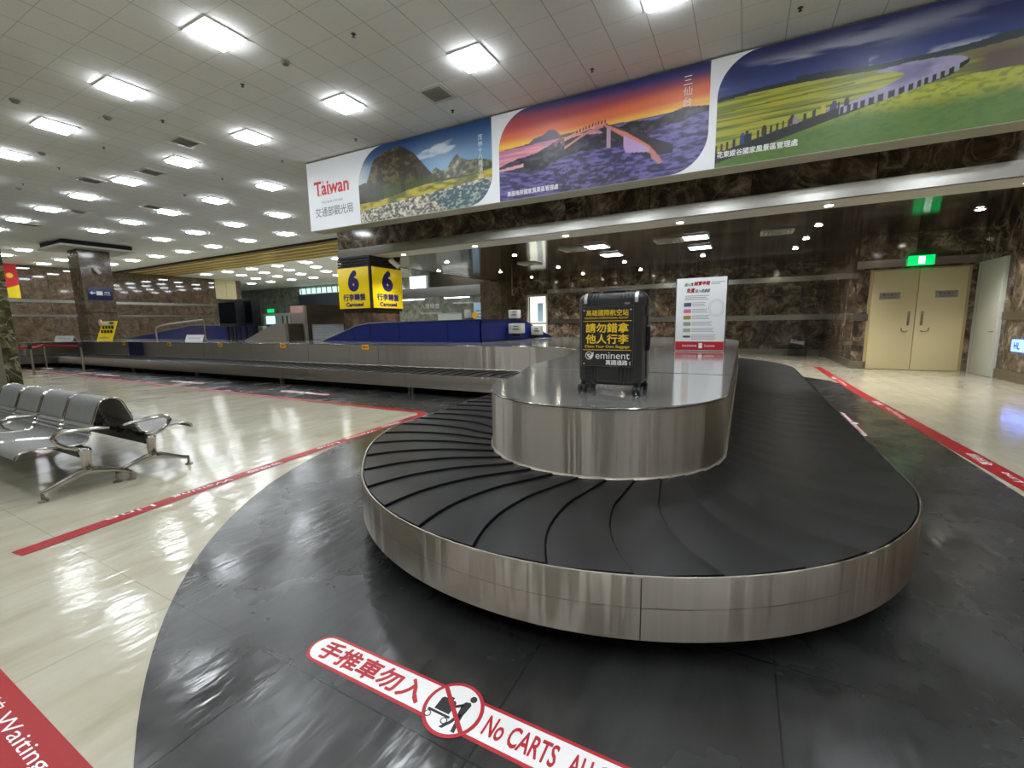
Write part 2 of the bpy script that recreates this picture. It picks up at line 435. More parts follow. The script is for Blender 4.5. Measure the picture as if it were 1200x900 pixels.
ORD = ['first', 'second', 'third', 'fourth', 'fifth', 'sixth', 'seventh', 'eighth', 'ninth', 'tenth', 'eleventh', 'twelfth', 'thirteenth', 'fourteenth', 'fifteenth', 'sixteenth']
X_, Y_, Z_ = Vector((1, 0, 0)), Vector((0, 1, 0)), Vector((0, 0, 1))
#PART2
# ------------------------------------------------------------------ the hall shell
def slab(name, x0, x1, y0, y1, z0, z1, mat, bev=0):
    bm = nb(); add_box(bm, ((x0 + x1) / 2, (y0 + y1) / 2, (z0 + z1) / 2), (abs(x1 - x0), abs(y1 - y0), abs(z1 - z0)), bev)
    return struct(name, bm, mat)
slab('floor', -56, 6, -9, 34, -0.1, 0, M['floor'])
slab('ceiling', -56, 9.2, -9.2, 34, 5.72, 5.82, M['ceiling'])
slab('wall_front', -56, 9, -9.2, -9, 0, 5.72, M['offwhite'])
for k in range(12):  # unseen dark strips added behind the camera to streak the steel's reflections
    slab('trim_%d' % (20 + k), -34 + 3.3 * k, -33.1 + 3.3 * k, -9, -8.85, 0, 5.72, M['marble'])
slab('wall_left', -42.2, -42, -9, 25, 0, 5.72, M['marble_left'])
slab('wall_recess', -56, -42.2, 24.8, 25, 0, 5.72, M['marble_far'])
slab('wall_far', -56, -20, 32, 32.2, 0, 5.72, M['marble_far'])
slab('wall_fascia', -11.4, 6, 9.95, 10.1, 3.5, 5.72, M['marble'])
slab('wall_fascia_return', -11.4, -11.25, 10.1, 20.4, 3.5, 5.72, M['offwhite'])
slab('wall_back', -8.75, 2.85, 20.4, 20.6, 0, 3.52, M['marble'])
slab('wall_back_dark', -10.7, -9.85, 20.4, 20.6, 0, 3.52, M['marble'])
slab('wall_back_lintel', -9.85, -8.75, 20.4, 20.6, 2.75, 3.52, M['marble'])
slab('wall_side', 2.65, 2.85, 15.1, 20.4, 0, 3.52, M['marble_y'])
slab('wall_door', 2.65, 5.2, 14.9, 15.1, 0, 3.52, M['marble'])
slab('wall_right', 5.02, 5.22, 9.95, 14.9, 0, 3.52, M['marble_y'])
slab('wall_right_hall', 5.8, 6.0, -9, 9.95, 0, 5.72, M['marble_y'])
slab('wall_right_return', 5.02, 6.0, 9.95, 10.1, 0, 3.5, M['marble'])
slab('wall_counter', -20, -10.7, 23.4, 23.6, 0, 3.4, M['marble_far'])
slab('wall_counter_upper', -20, -10.7, 25.4, 25.6, 3.4, 5.72, M['housing_dark'])
slab('wall_counter_end', -20.2, -20, 23.4, 32, 0, 5.72, M['marble_far'])
slab('trim_1', -11.4, 6, 9.90, 9.95, 3.5, 3.738, M['steel_band'])
slab('trim_2', -11.4, 5.02, 9.95, 10.67, 3.49, 3.53, M['offwhite'])
slab('ceiling_corridor', -11.4, 5.02, 10.67, 20.4, 3.5, 3.55, M['mirror'])
slab('trim_3', -8.75, 2.65, 20.36, 20.4, 2.8, 3.0, M['steel_band'])
slab('trim_4', -8.75, 2.65, 20.36, 20.4, 1.33, 1.54, M['steel_band'])
slab('trim_5', 2.6, 5.02, 14.86, 14.9, 2.66, 2.86, M['steel_band'])
slab('trim_6', 2.6, 2.93, 14.86, 14.9, 1.29, 1.48, M['steel_band'])
slab('trim_7', 4.86, 5.02, 14.86, 14.9, 1.29, 1.48, M['steel_band'])
slab('trim_8', 4.99, 5.02, 10.1, 13.55, 1.29, 1.46, M['steel_base'])
slab('trim_9', -42, -41.96, -9, 25, 3.3, 3.5, M['steel_band'])
slab('trim_10', -42, -41.96, -9, 25, 2.36, 2.52, M['steel_band'])
slab('trim_11', -20, -12.3, 20.4, 22.2, 2.95, 3.5, M['steel_band'])
slab('trim_12', -10.72, -10.5, 20.3, 20.4, 0, 2.8, M['steel_band'])
slab('baseboard_back', -8.75, 2.65, 20.37, 20.4, 0, 0.18, M['steel_base'])
slab('baseboard_side', 2.61, 2.65, 14.9, 20.37, 0, 0.22, M['steel_base'])
slab('baseboard_door', 2.61, 3.0, 14.86, 14.9, 0, 0.2, M['steel_base'])
slab('baseboard_door_right', 4.86, 5.02, 14.86, 14.9, 0, 0.2, M['steel_base'])
slab('baseboard_right', 4.98, 5.02, 10.1, 13.55, 0, 0.22, M['steel_base'])
# gold linear ceiling band across the hall
bm = nb(); add_box(bm, (-26.2, 17.6, 5.715), (31.4, 3.6, 0.02)); g = struct('trim_13', bm, M['gold_back'])
bm = nb()
for k in range(5): add_box(bm, (-26.2, 16.1 + 0.72 * k, 5.66), (31.4, 0.10, 0.08))
obj('gold_slat', bm, M['gold'], g, smooth=False)
bm = nb(); add_box(bm, (-26.2, 15.7, 5.66), (31.4, 0.12, 0.1)); obj('shadow_gap', bm, M['shade_black'], g, smooth=False)
# far wall features
bm = nb(); add_box(bm, (-47.1, 31.94, 2.3), (5.2, 0.1, 1.3)); wn = struct('window_1', bm, M['counter'])
bm = nb(); add_box(bm, (-48.4, 31.87, 2.2), (1.6, 0.04, 0.9)); obj('pane', bm, M['skyglow'], wn, smooth=False)
bm = nb()
for k in range(3): add_box(bm, (-46.2 + 0.75 * k, 31.87, 2.2), (0.18, 0.05, 0.9))
obj('mullion', bm, M['housing_dark'], wn, smooth=False)
bm = nb(); add_box(bm, (-39.7, 31.93, 5.15), (6.4, 0.12, 0.55)); wn = struct('window_2', bm, M['skyglow'])
bm = nb()
for k in range(8): add_box(bm, (-42.6 + 0.8 * k, 31.85, 5.15), (0.1, 0.06, 0.55))
obj('mullion', bm, M['housing_dark'], wn, smooth=False)
slab('trim_14', -43, -35, 31.7, 31.98, 3.3, 4.75, plain('slate_panel', (58, 62, 74), 0.4))
bm = nb(); add_box(bm, (-48.3, 31.9, 3.25), (1.1, 0.1, 0.4)); e = obj('exit_sign', bm, M['exit_green']); tag(e, 'small green exit sign on the far grey marble wall', 'exit sign')
# lit doorway in the back wall
bm = nb(); add_box(bm, (-9.32, 20.62, 1.35), (0.95, 0.06, 2.7)); d3 = struct('door_3', bm, M['doorglow'])
bm = nb()
for x in (-9.82, -8.78): add_box(bm, (x, 20.37, 1.38), (0.09, 0.1, 2.76))
add_box(bm, (-9.3, 20.37, 2.74), (1.13, 0.1, 0.1)); obj('frame', bm, M['grey_box'], d3, smooth=False)
bm = nb(); add_box(bm, (-9.3, 20.32, 1.35), (1.0, 0.05, 0.07)); obj('push_bar', bm, M['steel_base'], d3, smooth=False)
bm = nb(); add_box(bm, (-9.22, 20.57, 1.9), (0.3, 0.02, 0.95)); obj('notice', bm, M['poster_blue'], d3, smooth=False)

# double cream door
bm = nb(); add_box(bm, (3.88, 14.885, 1.31), (1.96, 0.05, 2.62)); d1 = struct('door_1', bm, M['cream_dark'])
for sx in (-1, 1):
    bm = nb(); add_box(bm, (3.88 + sx * 0.461, 14.85, 1.295), (0.905, 0.04, 2.57), 0.004); lf = obj('door_leaf', bm, M['cream'], d1)
    bm = nb(); add_box(bm, (3.88 + sx * 0.55, 14.825, 1.93), (0.42, 0.012, 0.17), 0.003); sp = obj('sign_plate', bm, M['vent'], lf)
for sx in (-1, 1):
    bm = nb(); x = 3.88 + sx * 0.13
    add_box(bm, (x, 14.825, 1.34), (0.05, 0.014, 0.36), 0.004)
    add_tube(bm, [(x, 14.82, 1.42), (x, 14.77, 1.40), (x, 14.765, 1.22), (x, 14.82, 1.2)], 0.012, 8)
    add_tube(bm, [(x, 14.82, 1.02), (x + sx * 0.05, 14.76, 1.0), (x + sx * 0.13, 14.755, 1.02), (x + sx * 0.14, 14.755, 1.1)], 0.013, 8)
    obj('door_handle', bm, M['steel_base'], d1)
for sx, s in ((-1, '禁止進入'), (1, '禁止進入')):
    text(s, (3.88 + sx * 0.55, 14.817, 1.955), X_, Z_, M['print_black'], d1, w=0.3, h=0.06)
    text('NO ENTRY', (3.88 + sx * 0.55, 14.817, 1.885), X_, Z_, M['print_black'], d1, w=0.26, h=0.035)
# narrow white door on the right wall
bm = nb(); add_box(bm, (5.0, 14.23, 1.33), (0.06, 1.28, 2.66)); d2 = struct('door_2', bm, M['door_white'])
bm = nb(); add_box(bm, (4.96, 14.12, 1.29), (0.03, 1.02, 2.55), 0.004); lf = obj('door_leaf', bm, M['door_white'], d2)
bm = nb(); add_tube(bm, [(4.95, 13.70, 1.02), (4.90, 13.70, 1.02), (4.90, 13.80, 1.02)], 0.011, 8); obj('door_handle', bm, M['steel_base'], d2)
bm = nb(); add_box(bm, (4.962, 14.64, 1.3), (0.03, 0.016, 2.55)); obj('hinge_line', bm, M['vent'], d2, smooth=False)

# exit sign over the cream door
t = thing('exit_sign', 'green lit exit sign above the cream double door', 'exit sign', (3.87, 14.86, 2.66))
bm = nb(); add_box(bm, (3.87, 14.80, 2.79), (0.5, 0.1, 0.24), 0.01); obj('case', bm, M['exit_green'], t)
bm = nb(); add_box(bm, (3.87, 14.745, 2.79), (0.12, 0.01, 0.17)); obj('symbol_panel', bm, M['exit_white'], t, smooth=False)
bm = nb()
add_lathe(bm, [(0.001, -0.012), (0.012, 0), (0.001, 0.012)], (3.88, 14.738, 2.845), 10)
add_tube(bm, [(3.875, 14.738, 2.83), (3.865, 14.738, 2.785), (3.89, 14.738, 2.76), (3.88, 14.738, 2.725)], 0.007, 6)
add_tube(bm, [(3.865, 14.738, 2.785), (3.845, 14.738, 2.755), (3.825, 14.738, 2.75)], 0.007, 6)
add_tube(bm, [(3.9, 14.738, 2.8), (3.875, 14.738, 2.825), (3.845, 14.738, 2.8)], 0.005, 6)
obj('running_figure', bm, M['exit_green'], t)
# blue lit sign on the right wall
t = thing('lit_sign', 'small blue glowing sign low on the right marble wall', 'sign', (4.98, 12.6, 0.65))
bm = nb(); add_box(bm, (4.985, 12.5, 0.76), (0.06, 0.85, 0.25), 0.02); obj('light_box', bm, M['neon'], t)
text('HL', (4.95, 12.68, 0.76), (0, -1, 0), Z_, M['neon_letter'], t, h=0.14, bold=0.03)

# ------------------------------------------------------------------ pillars
def pillar(x0, x1, y0, y1, z1, mats, label, zb=0.0):
    t = thing('marble_pillar', label, 'pillar', ((x0 + x1) / 2, (y0 + y1) / 2, zb))
    bm = nb(); add_box(bm, ((x0 + x1) / 2, (y0 + y1) / 2, (z1 + zb) / 2), (x1 - x0, y1 - y0, z1 - zb), 0.012, seg=1); obj('shaft', bm, mats[0], t)
    bm = nb(); add_box(bm, ((x0 + x1) / 2, (y0 + y1) / 2, zb + 0.09), (x1 - x0 + 0.03, y1 - y0 + 0.03, 0.18)); obj('plinth', bm, M['steel_base'], t, smooth=False)
    return t
t = pillar(-30.7, -29.45, 9.65, 10.9, 5.72, (M['marble_pillar'],), 'tan marble pillar rising through a ceiling collar, direction sign on its face')
bm = nb()
for (x0, x1, y0, y1) in ((-31.5, -28.6, 8.8, 9.6), (-31.5, -28.6, 10.95, 11.7), (-31.5, -30.75, 9.6, 10.95), (-29.4, -28.6, 9.6, 10.95)):
    add_box(bm, ((x0 + x1) / 2, (y0 + y1) / 2, 5.45), (x1 - x0, y1 - y0, 0.1))
obj('ceiling_collar', bm, M['offwhite'], t, smooth=False)
bm = nb(); add_box(bm, (-30.05, 10.25, 5.61), (2.7, 2.7, 0.2)); obj('collar_gap', bm, M['shade_black'], t, smooth=False)
pillar(-11.37, -10.12, 9.98, 11.2, 3.5, (M['marble_pillar_dark'],), 'dark marble pillar carrying the yellow number signs', 0.956)
pillar(-11.95, -10.75, 19.2, 20.38, 3.5, (M['marble_pillar'],), 'mottled brown pillar behind the blue conveyor cover, near the lit doorway')
t = pillar(-11.25, -10.0, 1.12, 2.40, 5.72, (M['marble_olive'],), 'near olive marble pillar at the left edge behind the seats')
bm = nb(); add_box(bm, (-9.985, 1.66, 2.6), (0.03, 1.12, 5.2), 0.004); obj('cladding_panel', bm, M['grey_panel'], t)

# ------------------------------------------------------------------ floor zones and tape
def arc(cx, cy, r, a0, a1, n):
    return [(cx + r * math.cos(math.radians(a0 + (a1 - a0) * k / n)), cy + r * math.sin(math.radians(a0 + (a1 - a0) * k / n))) for k in range(n + 1)]
mat_poly = [(-4.26, 5.35)] + arc(0.015, 4.45, 4.3, 182, 296, 60) + [(1.98, 0.9), (1.98, 10.4), (1.93, 11.1), (1.75, 11.8), (1.36, 12.4), (0.6, 13.2), (-0.8, 14.0), (-2.6, 14.3), (-29.3, 14.3), (-29.3, 1.0), (-23.8, 1.0), (-23.6, 5.0), (-22.6, 5.5)]
bm = nb(); add_prism(bm, mat_poly, 0.0005, 0.003); o = obj('floor_covering', bm, M['mat'], smooth=False)
tag(o, 'dark grey vinyl floor zone wrapped round the baggage carousel', 'floor covering')
def tape(name, pts, width, z, mat, label, cat='floor tape'):
    L, R = [], []
    for i, p in enumerate(pts):
        a = Vector(pts[max(i - 1, 0)]); b = Vector(pts[min(i + 1, len(pts) - 1)]); d = (b - a).normalized(); nrm = Vector((-d.y, d.x))
        L.append(Vector(p) + nrm * width / 2); R.append(Vector(p) - nrm * width / 2)
    bm = nb(); add_prism(bm, [tuple(v) for v in L] + [tuple(v) for v in reversed(R)], z, z + 0.0015)
    return obj(name, bm, mat, smooth=False)
corner = [(-4.47, 5.0)] + arc(-4.67, 5.14, 0.22, 0, 85, 6)[1:]
pts = [(-4.0, 0.80), (-4.19, 2.46)] + [(-4.33, 4.2)] + [(-4.37 - 0.0, 4.9)] + arc(-4.62, 5.12, 0.25, 0, 88, 6) + [(-9.0, 5.40), (-15, 5.5), (-23.2, 5.63)]
o = tape('waiting_line', pts, 0.13, 0.003, M['red'], ''); tag(o, 'red waiting line tape turning a corner left of the carousel', 'floor tape')
left_line = o
def line_text(parent, y, x, s, ln, h):
    text(s, (x, y, 0.0047), (0, -1, 0), (1, 0, 0), M['print_white'], parent, w=ln, h=h)
for y, x in ((4.5, -4.345), (2.55, -4.19)):
    line_text(left_line, y, x, '等候線', 0.36, 0.075)
    line_text(left_line, y - 0.58, x + 0.035, 'Waiting', 0.48, 0.07)
    line_text(left_line, y - 1.12, x + 0.085, 'Line', 0.3, 0.065)
o = tape('waiting_line', [(1.91, 15.0), (1.96, 10), (2.12, 4.9), (2.2, 2.5)], 0.17, 0.003, M['red'], ''); tag(o, 'long straight red waiting line tape along the right of the carousel', 'floor tape')
for y, x in ((11.5, 1.94), (8.1, 2.02), (4.9, 2.12)):
    text('Waiting Line', (x, y, 0.0047), (0, 1, 0), (-1, 0, 0), M['print_white'], o, w=0.9, h=0.08)
    text('等候線', (x - 0.02, y + 0.85, 0.0047), (0, 1, 0), (-1, 0, 0), M['print_white'], o, w=0.4, h=0.09)
o = tape('waiting_line', [(-3.4, 0.34), (-0.9, 0.335)], 0.19, 0.003, M['red'], ''); tag(o, 'near red waiting line tape crossing the bottom left corner', 'floor tape')
text('Waiting', (-2.13, 0.352, 0.0047), X_, Y_, M['print_white'], o, w=0.42, h=0.062)
text('線', (-2.43, 0.352, 0.0047), X_, Y_, M['print_white'], o, w=0.10, h=0.07)
text('等候', (-2.62, 0.352, 0.0047), X_, Y_, M['print_white'], o, w=0.22, h=0.07)
text('Line', (-1.74, 0.352, 0.0047), X_, Y_, M['print_white'], o, w=0.24, h=0.062)

# no-carts sticker
def capsule(hw, hh, n=10): return arc(hw - hh, 0, hh, -90, 90, n) + arc(-hw + hh, 0, hh, 90, 270, n)
def no_carts(cx, cy, ang, s, label, detail=True, up=1):
    t = thing('floor_sticker', label, 'floor sticker', (cx, cy, 0.003))
    ca, sa = math.cos(ang), math.sin(ang)
    def f(a, b, h): return (cx + s * (a * ca - b * sa), cy + s * (a * sa + b * ca), h)
    ex, ey = Vector((ca, sa, 0)), Vector((-sa, ca, 0))
    bm = nb(); add_prism(bm, capsule(0.80, 0.080), 0.003, 0.004, f); obj('red_border', bm, M['red_print'], t, smooth=False)
    bm = nb(); add_prism(bm, capsule(0.786, 0.066), 0.004, 0.0048, f); obj('white_field', bm, M['print_white'], t, smooth=False)
    bm = nb(); add_prism(bm, arc(0, 0, 0.122, 0, 351, 39), 0.0048, 0.0056, f); obj('red_ring', bm, M['red_print'], t, smooth=False)
    bm = nb(); add_prism(bm, arc(0, 0, 0.107, 0, 351, 39), 0.0056, 0.0062, f); obj('white_disc', bm, M['print_white'], t, smooth=False)
    text('手推車勿入', f(-0.44, 0, 0.0056), ex, ey, M['red_print'], t, w=0.59 * s, h=0.105 * s, bold=0.03)
    text('No CARTS', f(0.29, 0, 0.0056), ex, ey, M['red_print'], t, w=0.285 * s, h=0.085 * s, bold=0.022)
    text('ALLOWED', f(0.61, 0, 0.0056), ex, ey, M['red_print'], t, w=0.27 * s, h=0.085 * s, bold=0.022)
    if detail:
        def p3(l): return [f(a, b, 0.0064) for a, b in l]
        bm = nb()
        add_prism(bm, arc(0.052, 0.068, 0.014, 0, 340, 17), 0.0062, 0.0068, f)
        add_prism(bm, [(0.022, 0.03), (0.03, 0.045), (0.05, 0.05), (0.058, 0.04), (0.052, -0.01), (0.03, -0.015)], 0.0062, 0.0068, f)
        add_prism(bm, [(0.03, -0.012), (0.052, -0.01), (0.055, -0.05), (0.062, -0.085), (0.045, -0.085), (0.04, -0.05)], 0.0062, 0.0068, f)
        add_prism(bm, [(0.03, -0.012), (0.045, -0.012), (0.03, -0.055), (0.008, -0.088), (-0.006, -0.088), (0.018, -0.05)], 0.0062, 0.0068, f)
        add_prism(bm, [(0.028, 0.036), (0.036, 0.026), (0.0, 0.0), (-0.012, 0.006)], 0.0062, 0.0068, f)
        obj('figure', bm, M['print_black'], t, smooth=False)
        bm = nb()
        add_prism(bm, [(-0.068, -0.03), (-0.068, 0.022), (-0.06, 0.03), (-0.008, 0.03), (0, 0.022), (0, -0.03)], 0.0062, 0.0068, f)
        add_prism(bm, [(-0.05, 0.03), (-0.05, 0.042), (-0.02, 0.042), (-0.02, 0.03), (-0.026, 0.03), (-0.026, 0.037), (-0.044, 0.037), (-0.044, 0.03)], 0.0062, 0.0068, f)
        add_prism(bm, [(-0.09, -0.046), (-0.09, -0.036), (0.01, -0.036), (0.01, -0.046)], 0.0062, 0.0068, f)
        obj('cart', bm, M['print_black'], t, smooth=False)
        for wx in (-0.078, -0.002):
            bm = nb(); add_prism(bm, arc(wx, -0.06, 0.014, 0, 340, 17), 0.0062, 0.0068, f); cw = obj('cart_wheel', bm, M['print_black'], t, smooth=False)
            bm = nb(); add_prism(bm, arc(wx, -0.06, 0.010, 0, 340, 17), 0.0068, 0.0070, f); obj('wheel_centre', bm, M['print_white'], cw, smooth=False)
    bm = nb(); q = 0.113
    add_prism(bm, [(-q * 0.80, q * 0.6), (-q * 0.70, q * 0.72), (q * 0.80, -q * 0.6), (q * 0.70, -q * 0.72)][::-1], 0.0069, 0.0075, f)
    obj('slash', bm, M['red_print'], t, smooth=False)
    return t
no_carts(-0.870, 1.135, math.radians(0.5), 0.94, 'white and red no carts sticker on the dark floor nearest the camera')
for (x, lab) in ((-8.2, 'white no carts sticker below the far carousel lip, nearest the red tape corner'), (-12.85, 'white no carts sticker below the far carousel lip, middle of the three there'), (-17.5, 'white no carts sticker below the far carousel lip, leftmost beside the barrier posts')):
    no_carts(x, 6.0, PI, 0.95, lab, detail=False)
no_carts(1.30, 7.1, PI / 2, 0.95, 'white sticker strip on the floor beyond the right carousel edge', detail=False)
#PART3
# ------------------------------------------------------------------ baggage carousel
def sm(t): t = max(0.0, min(1.0, t)); return t * t * (3 - 2 * t)
def seg_pts():
    P = []
    def lin2(o0, o1, i0, i1, n):
        for k in range(n): u = k / n; P.append(((o0[0] + (o1[0] - o0[0]) * u, o0[1] + (o1[1] - o0[1]) * u), (i0[0] + (i1[0] - i0[0]) * u, i0[1] + (i1[1] - i0[1]) * u)))
    lin2((0.93, 10), (0.93, 3.36), (-0.07, 10), (-0.075, 3.33), 60)
    for k in range(72):
        a = -180 * k / 72; t = (-a - 135) / 50
        ro = 1.87 + 0.2 * sm(t); ri = 0.88 + 0.06 * sm((-a - 150) / 40); r = math.radians(a)
        P.append(((-0.94 + ro * math.cos(r), 3.36 + ro * math.sin(r)), (-0.955 + ri * math.cos(r), 3.33 + ri * math.sin(r))))
    o0, i0 = (-0.94 - 2.0656, 3.36), (-0.955 - 0.9308, 3.33)
    for k in range(30):
        y = 3.36 + (6.1 - 3.36) * k / 30; yi = 3.33 + (6.1 - 3.33) * k / 30
        P.append(((o0[0] - (0.0744) * sm((y - 3.36) / 1.2), y), (i0[0] - 0.3142 * sm((yi - 3.33) / 1.5), yi)))
    def arc2(co, ro, ci, ri, a0, a1, n):
        for k in range(n):
            a = math.radians(a0 + (a1 - a0) * k / n); P.append(((co[0] + ro * math.cos(a), co[1] + ro * math.sin(a)), (ci[0] + ri * math.cos(a), ci[1] + ri * math.sin(a))))
    arc2((-3.68, 6.1), 0.6, (-3.7, 6.1), 1.5, 0, 90, 20)
    lin2((-3.68, 6.7), (-23.1, 6.7), (-3.7, 7.6), (-23.1, 7.6), 150)
    arc2((-23.1, 5.2), 1.5, (-23.1, 5.2), 2.4, 90, 180, 20)
    lin2((-24.6, 5.2), (-24.6, 3.4), (-25.5, 5.2), (-25.5, 3.4), 12)
    arc2((-26.45, 3.4), 1.85, (-26.45, 3.4), 0.95, 0, -180, 40)
    lin2((-28.3, 3.4), (-28.3, 10.5), (-27.4, 3.4), (-27.4, 10.5), 40)
    arc2((-25.3, 10.5), 3.0, (-25.3, 10.5), 2.1, 180, 90, 20)
    lin2((-25.3, 13.5), (-2.57, 13.5), (-25.3, 12.6), (-2.57, 12.5), 150)
    arc2((-2.57, 10), 3.5, (-2.57, 10), 2.5, 90, 0, 30)
    return P
SEG = seg_pts(); NS = len(SEG)
OUT = np.array([p[0] for p in SEG]); INN = np.array([p[1] for p in SEG])
MID = (OUT + INN) / 2
dl = np.hypot(*(np.roll(MID, -1, 0) - MID).T); S = np.concatenate([[0], np.cumsum(dl)]); LEN = S[-1]
OUTc = np.vstack([OUT, OUT[:1]]); INNc = np.vstack([INN, INN[:1]])
def lane(s, t):
    s = s % LEN
    o = (np.interp(s, S, OUTc[:, 0]), np.interp(s, S, OUTc[:, 1])); i = (np.interp(s, S, INNc[:, 0]), np.interp(s, S, INNc[:, 1]))
    t = 0.019 + 0.991 * t
    return o[0] + (i[0] - o[0]) * t, o[1] + (i[1] - o[1]) * t
def island_z(y): return 0.895 + 0.055 * sm((y - 3.5) / 4.5)
car = thing('baggage_carousel', 'stainless steel baggage carousel loop with black rubber plates', 'baggage carousel', (-0.94, 3.36, 0))
# outer skirt: sheet with a folded rim
def offs(P, d):
    q = np.roll(P, -1, 0) - np.roll(P, 1, 0); q /= np.hypot(*q.T)[:, None]
    return P + np.stack([q[:, 1], -q[:, 0]], 1) * d
# find the sign of the inward side
inw = 1 if np.hypot(*(offs(OUT, 0.1) - INN).T).mean() < np.hypot(*(OUT - INN).T).mean() else -1
def loop3(P, z): return [(x, y, z) for x, y in P]
bm = nb()
prof = [(0.03, 0.150), (0.0, 0.150), (0.0, 0.417), (0.003, 0.4215), (0.007, 0.4225), (0.011, 0.420), (0.012, 0.400)]
rows = [loop3(offs(OUT, inw * d), z) for d, z in prof]
for A, B in zip(rows, rows[1:]):
    add_ruled(bm, A, B, closed=True)
bmesh.ops.remove_doubles(bm, verts=bm.verts[:], dist=0.0005)
sk = obj('skirt', bm, M['steel'], car, angle=40)
bm = nb(); add_ruled(bm, loop3(offs(OUT, -inw * 0.0015), 0.288), loop3(offs(OUT, -inw * 0.0015), 0.2905), closed=True)
obj('crease_line', bm, M['steel_base'], sk)
bm = nb()
for k in (88, 128, 176, 200, 230, 270, 300, 50, 25):
    x, y = OUT[k]; d = OUT[(k + 1) % NS] - OUT[k - 1]; a = math.atan2(d[1], d[0])
    add_box(bm, (x, y, 0.283), (0.004, 0.006, 0.262), rot=Matrix.Rotation(a, 3, 'Z'))
obj('panel_joint', bm, M['housing_dark'], sk, smooth=False)
# set-back base, painted black as the shadow under the skirt
bm = nb(); B0 = offs(OUT, inw * 0.32); add_ruled(bm, loop3(B0, 0.0), loop3(B0, 0.34), closed=True)
add_ruled(bm, loop3(offs(OUT, inw * 0.02), 0.33), loop3(B0, 0.33), closed=True)
obj('base_shade', bm, M['shade_black'], car)
bm = nb()
for k in (200, 232, 262, 292): 
    x, y = offs(OUT, inw * 0.12)[k]; add_box(bm, (x, y, 0.08), (0.05, 0.05, 0.16)); add_box(bm, (x + 0.09, y, 0.08), (0.05, 0.05, 0.16))
obj('support_foot', bm, M['steel_base'], car, smooth=False)
# under-belt bed
bm = nb(); add_ruled(bm, loop3(offs(OUT, inw * 0.02), 0.392), loop3(INN, 0.432), closed=True); obj('belt_bed', bm, M['shade_black'], car)
# rubber plates
PITCH = LEN / round(LEN / 0.258)
NP_ = round(LEN / PITCH)
def bow(t):
    return 0.055 * math.sin(PI * min(1, t / 0.72)) - 0.24 * max(0, (t - 0.62) / 0.38) ** 1.6
def plate_bm(bm, i):
    s0 = 0.09 + i * PITCH; nt, ns = 12, 7
    top = []
    for a in range(ns + 1):
        row = []
        for c in range(nt + 1):
            t = c / nt; u = a / ns
            s = s0 + u * (PITCH - 0.008) + bow(t)
            x, y = lane(s, t); z = 0.412 + 0.036 * t - 0.010 * math.sin(PI * t) * 0.6 + 0.012 * (1 - u) ** 1.4 + 0.005 * math.sin(PI * u)
            row.append((x, y, z))
        top.append(row)
    V = [[bm.verts.new(p) for p in r] for r in top]
    for A, B in zip(V, V[1:]):
        for c in range(nt): bm.faces.new((A[c], A[c + 1], B[c + 1], B[c]))
    bot = [bm.verts.new((p[0], p[1], p[2] - 0.02)) for p in top[0]]
    for c in range(nt): bm.faces.new((V[0][c], V[0][c + 1], bot[c + 1], bot[c]))
    e0 = [V[a][0] for a in range(ns + 1)]; b0 = [bm.verts.new((v.co.x, v.co.y, v.co.z - 0.02)) for v in e0]
    for a in range(ns): bm.faces.new((e0[a], e0[a + 1], b0[a + 1], b0[a]))
cent = [lane(0.09 + (i + 0.5) * PITCH, 0.5) for i in range(NP_)]
order = sorted(range(NP_), key=lambda i: math.hypot(*cent[i]))
near = set(order[:100])
for i in sorted(near):
    bm = nb(); plate_bm(bm, i); obj('belt_plate', bm, M['rubber'], car, angle=28)
bm = nb()
for i in range(NP_):
    if i not in near: plate_bm(bm, i)
o = obj('belt_plate', bm, M['rubber'], car, angle=28); o['kind'] = 'stuff'
# island wall, rim, top
bm = nb()
W0 = loop3(INN, 0.44); W1 = [(x, y, island_z(y) - 0.008) for x, y in INN]
add_ruled(bm, W0, W1, closed=True)
iw = obj('island_wall', bm, M['steel'], car, angle=40)
bm = nb(); add_tube(bm, [(x, y, 0.455) for x, y in offs(INN, -inw * 0.004)], 0.011, 6, closed=True); obj('base_moulding', bm, M['housing'], iw)
bm = nb(); add_tube(bm, [(x, y, island_z(y) - 0.008) for x, y in offs(INN, inw * 0.002)], 0.008, 8, closed=True); obj('rim', bm, M['chrome'], iw)
from mathutils.geometry import delaunay_2d_cdt
# top sheet: rows so that it follows the gentle rise
vs = [Vector(p) for p in INN]; ys = np.arange(3.0, 12.4, 0.45)
extra = [Vector((x, y)) for y in ys for x in np.arange(-27, 0, 0.45)]
from mathutils.geometry import intersect_point_line
def inside(p, poly=INN):
    x, y = p; x1, y1 = poly[:, 0], poly[:, 1]; x2, y2 = np.roll(x1, -1), np.roll(y1, -1)
    c = ((y1 > y) != (y2 > y)) & (x < (x2 - x1) * (y - y1) / (y2 - y1 + 1e-12) + x1)
    return c.sum() % 2 == 1
extra = [p for p in extra if inside(p)]
vco, eds, fcs = delaunay_2d_cdt(vs + extra, [(i, (i + 1) % NS) for i in range(NS)], [], 1, 1e-5)[:3]
bm = nb(); VV = [bm.verts.new((v.x, v.y, island_z(v.y))) for v in vco]
for f in fcs: bm.faces.new([VV[i] for i in f])
it = obj('island_top', bm, M['steel_top'], car, angle=60)
bm = nb()
add_box(bm, (-1.06, 4.35, island_z(4.35) + 0.001), (2.0, 0.012, 0.003))
for y in (6.4, 8.3): add_box(bm, (-1.1, y, island_z(y) + 0.001), (2.0, 0.012, 0.003))
for x in (-5.5, -8, -10.5, -13, -15.5): add_box(bm, (x, 9.6, island_z(9) + 0.001), (0.012, 3.6, 0.003))
obj('top_seam', bm, M['chrome'], it, smooth=False)
bm = nb()
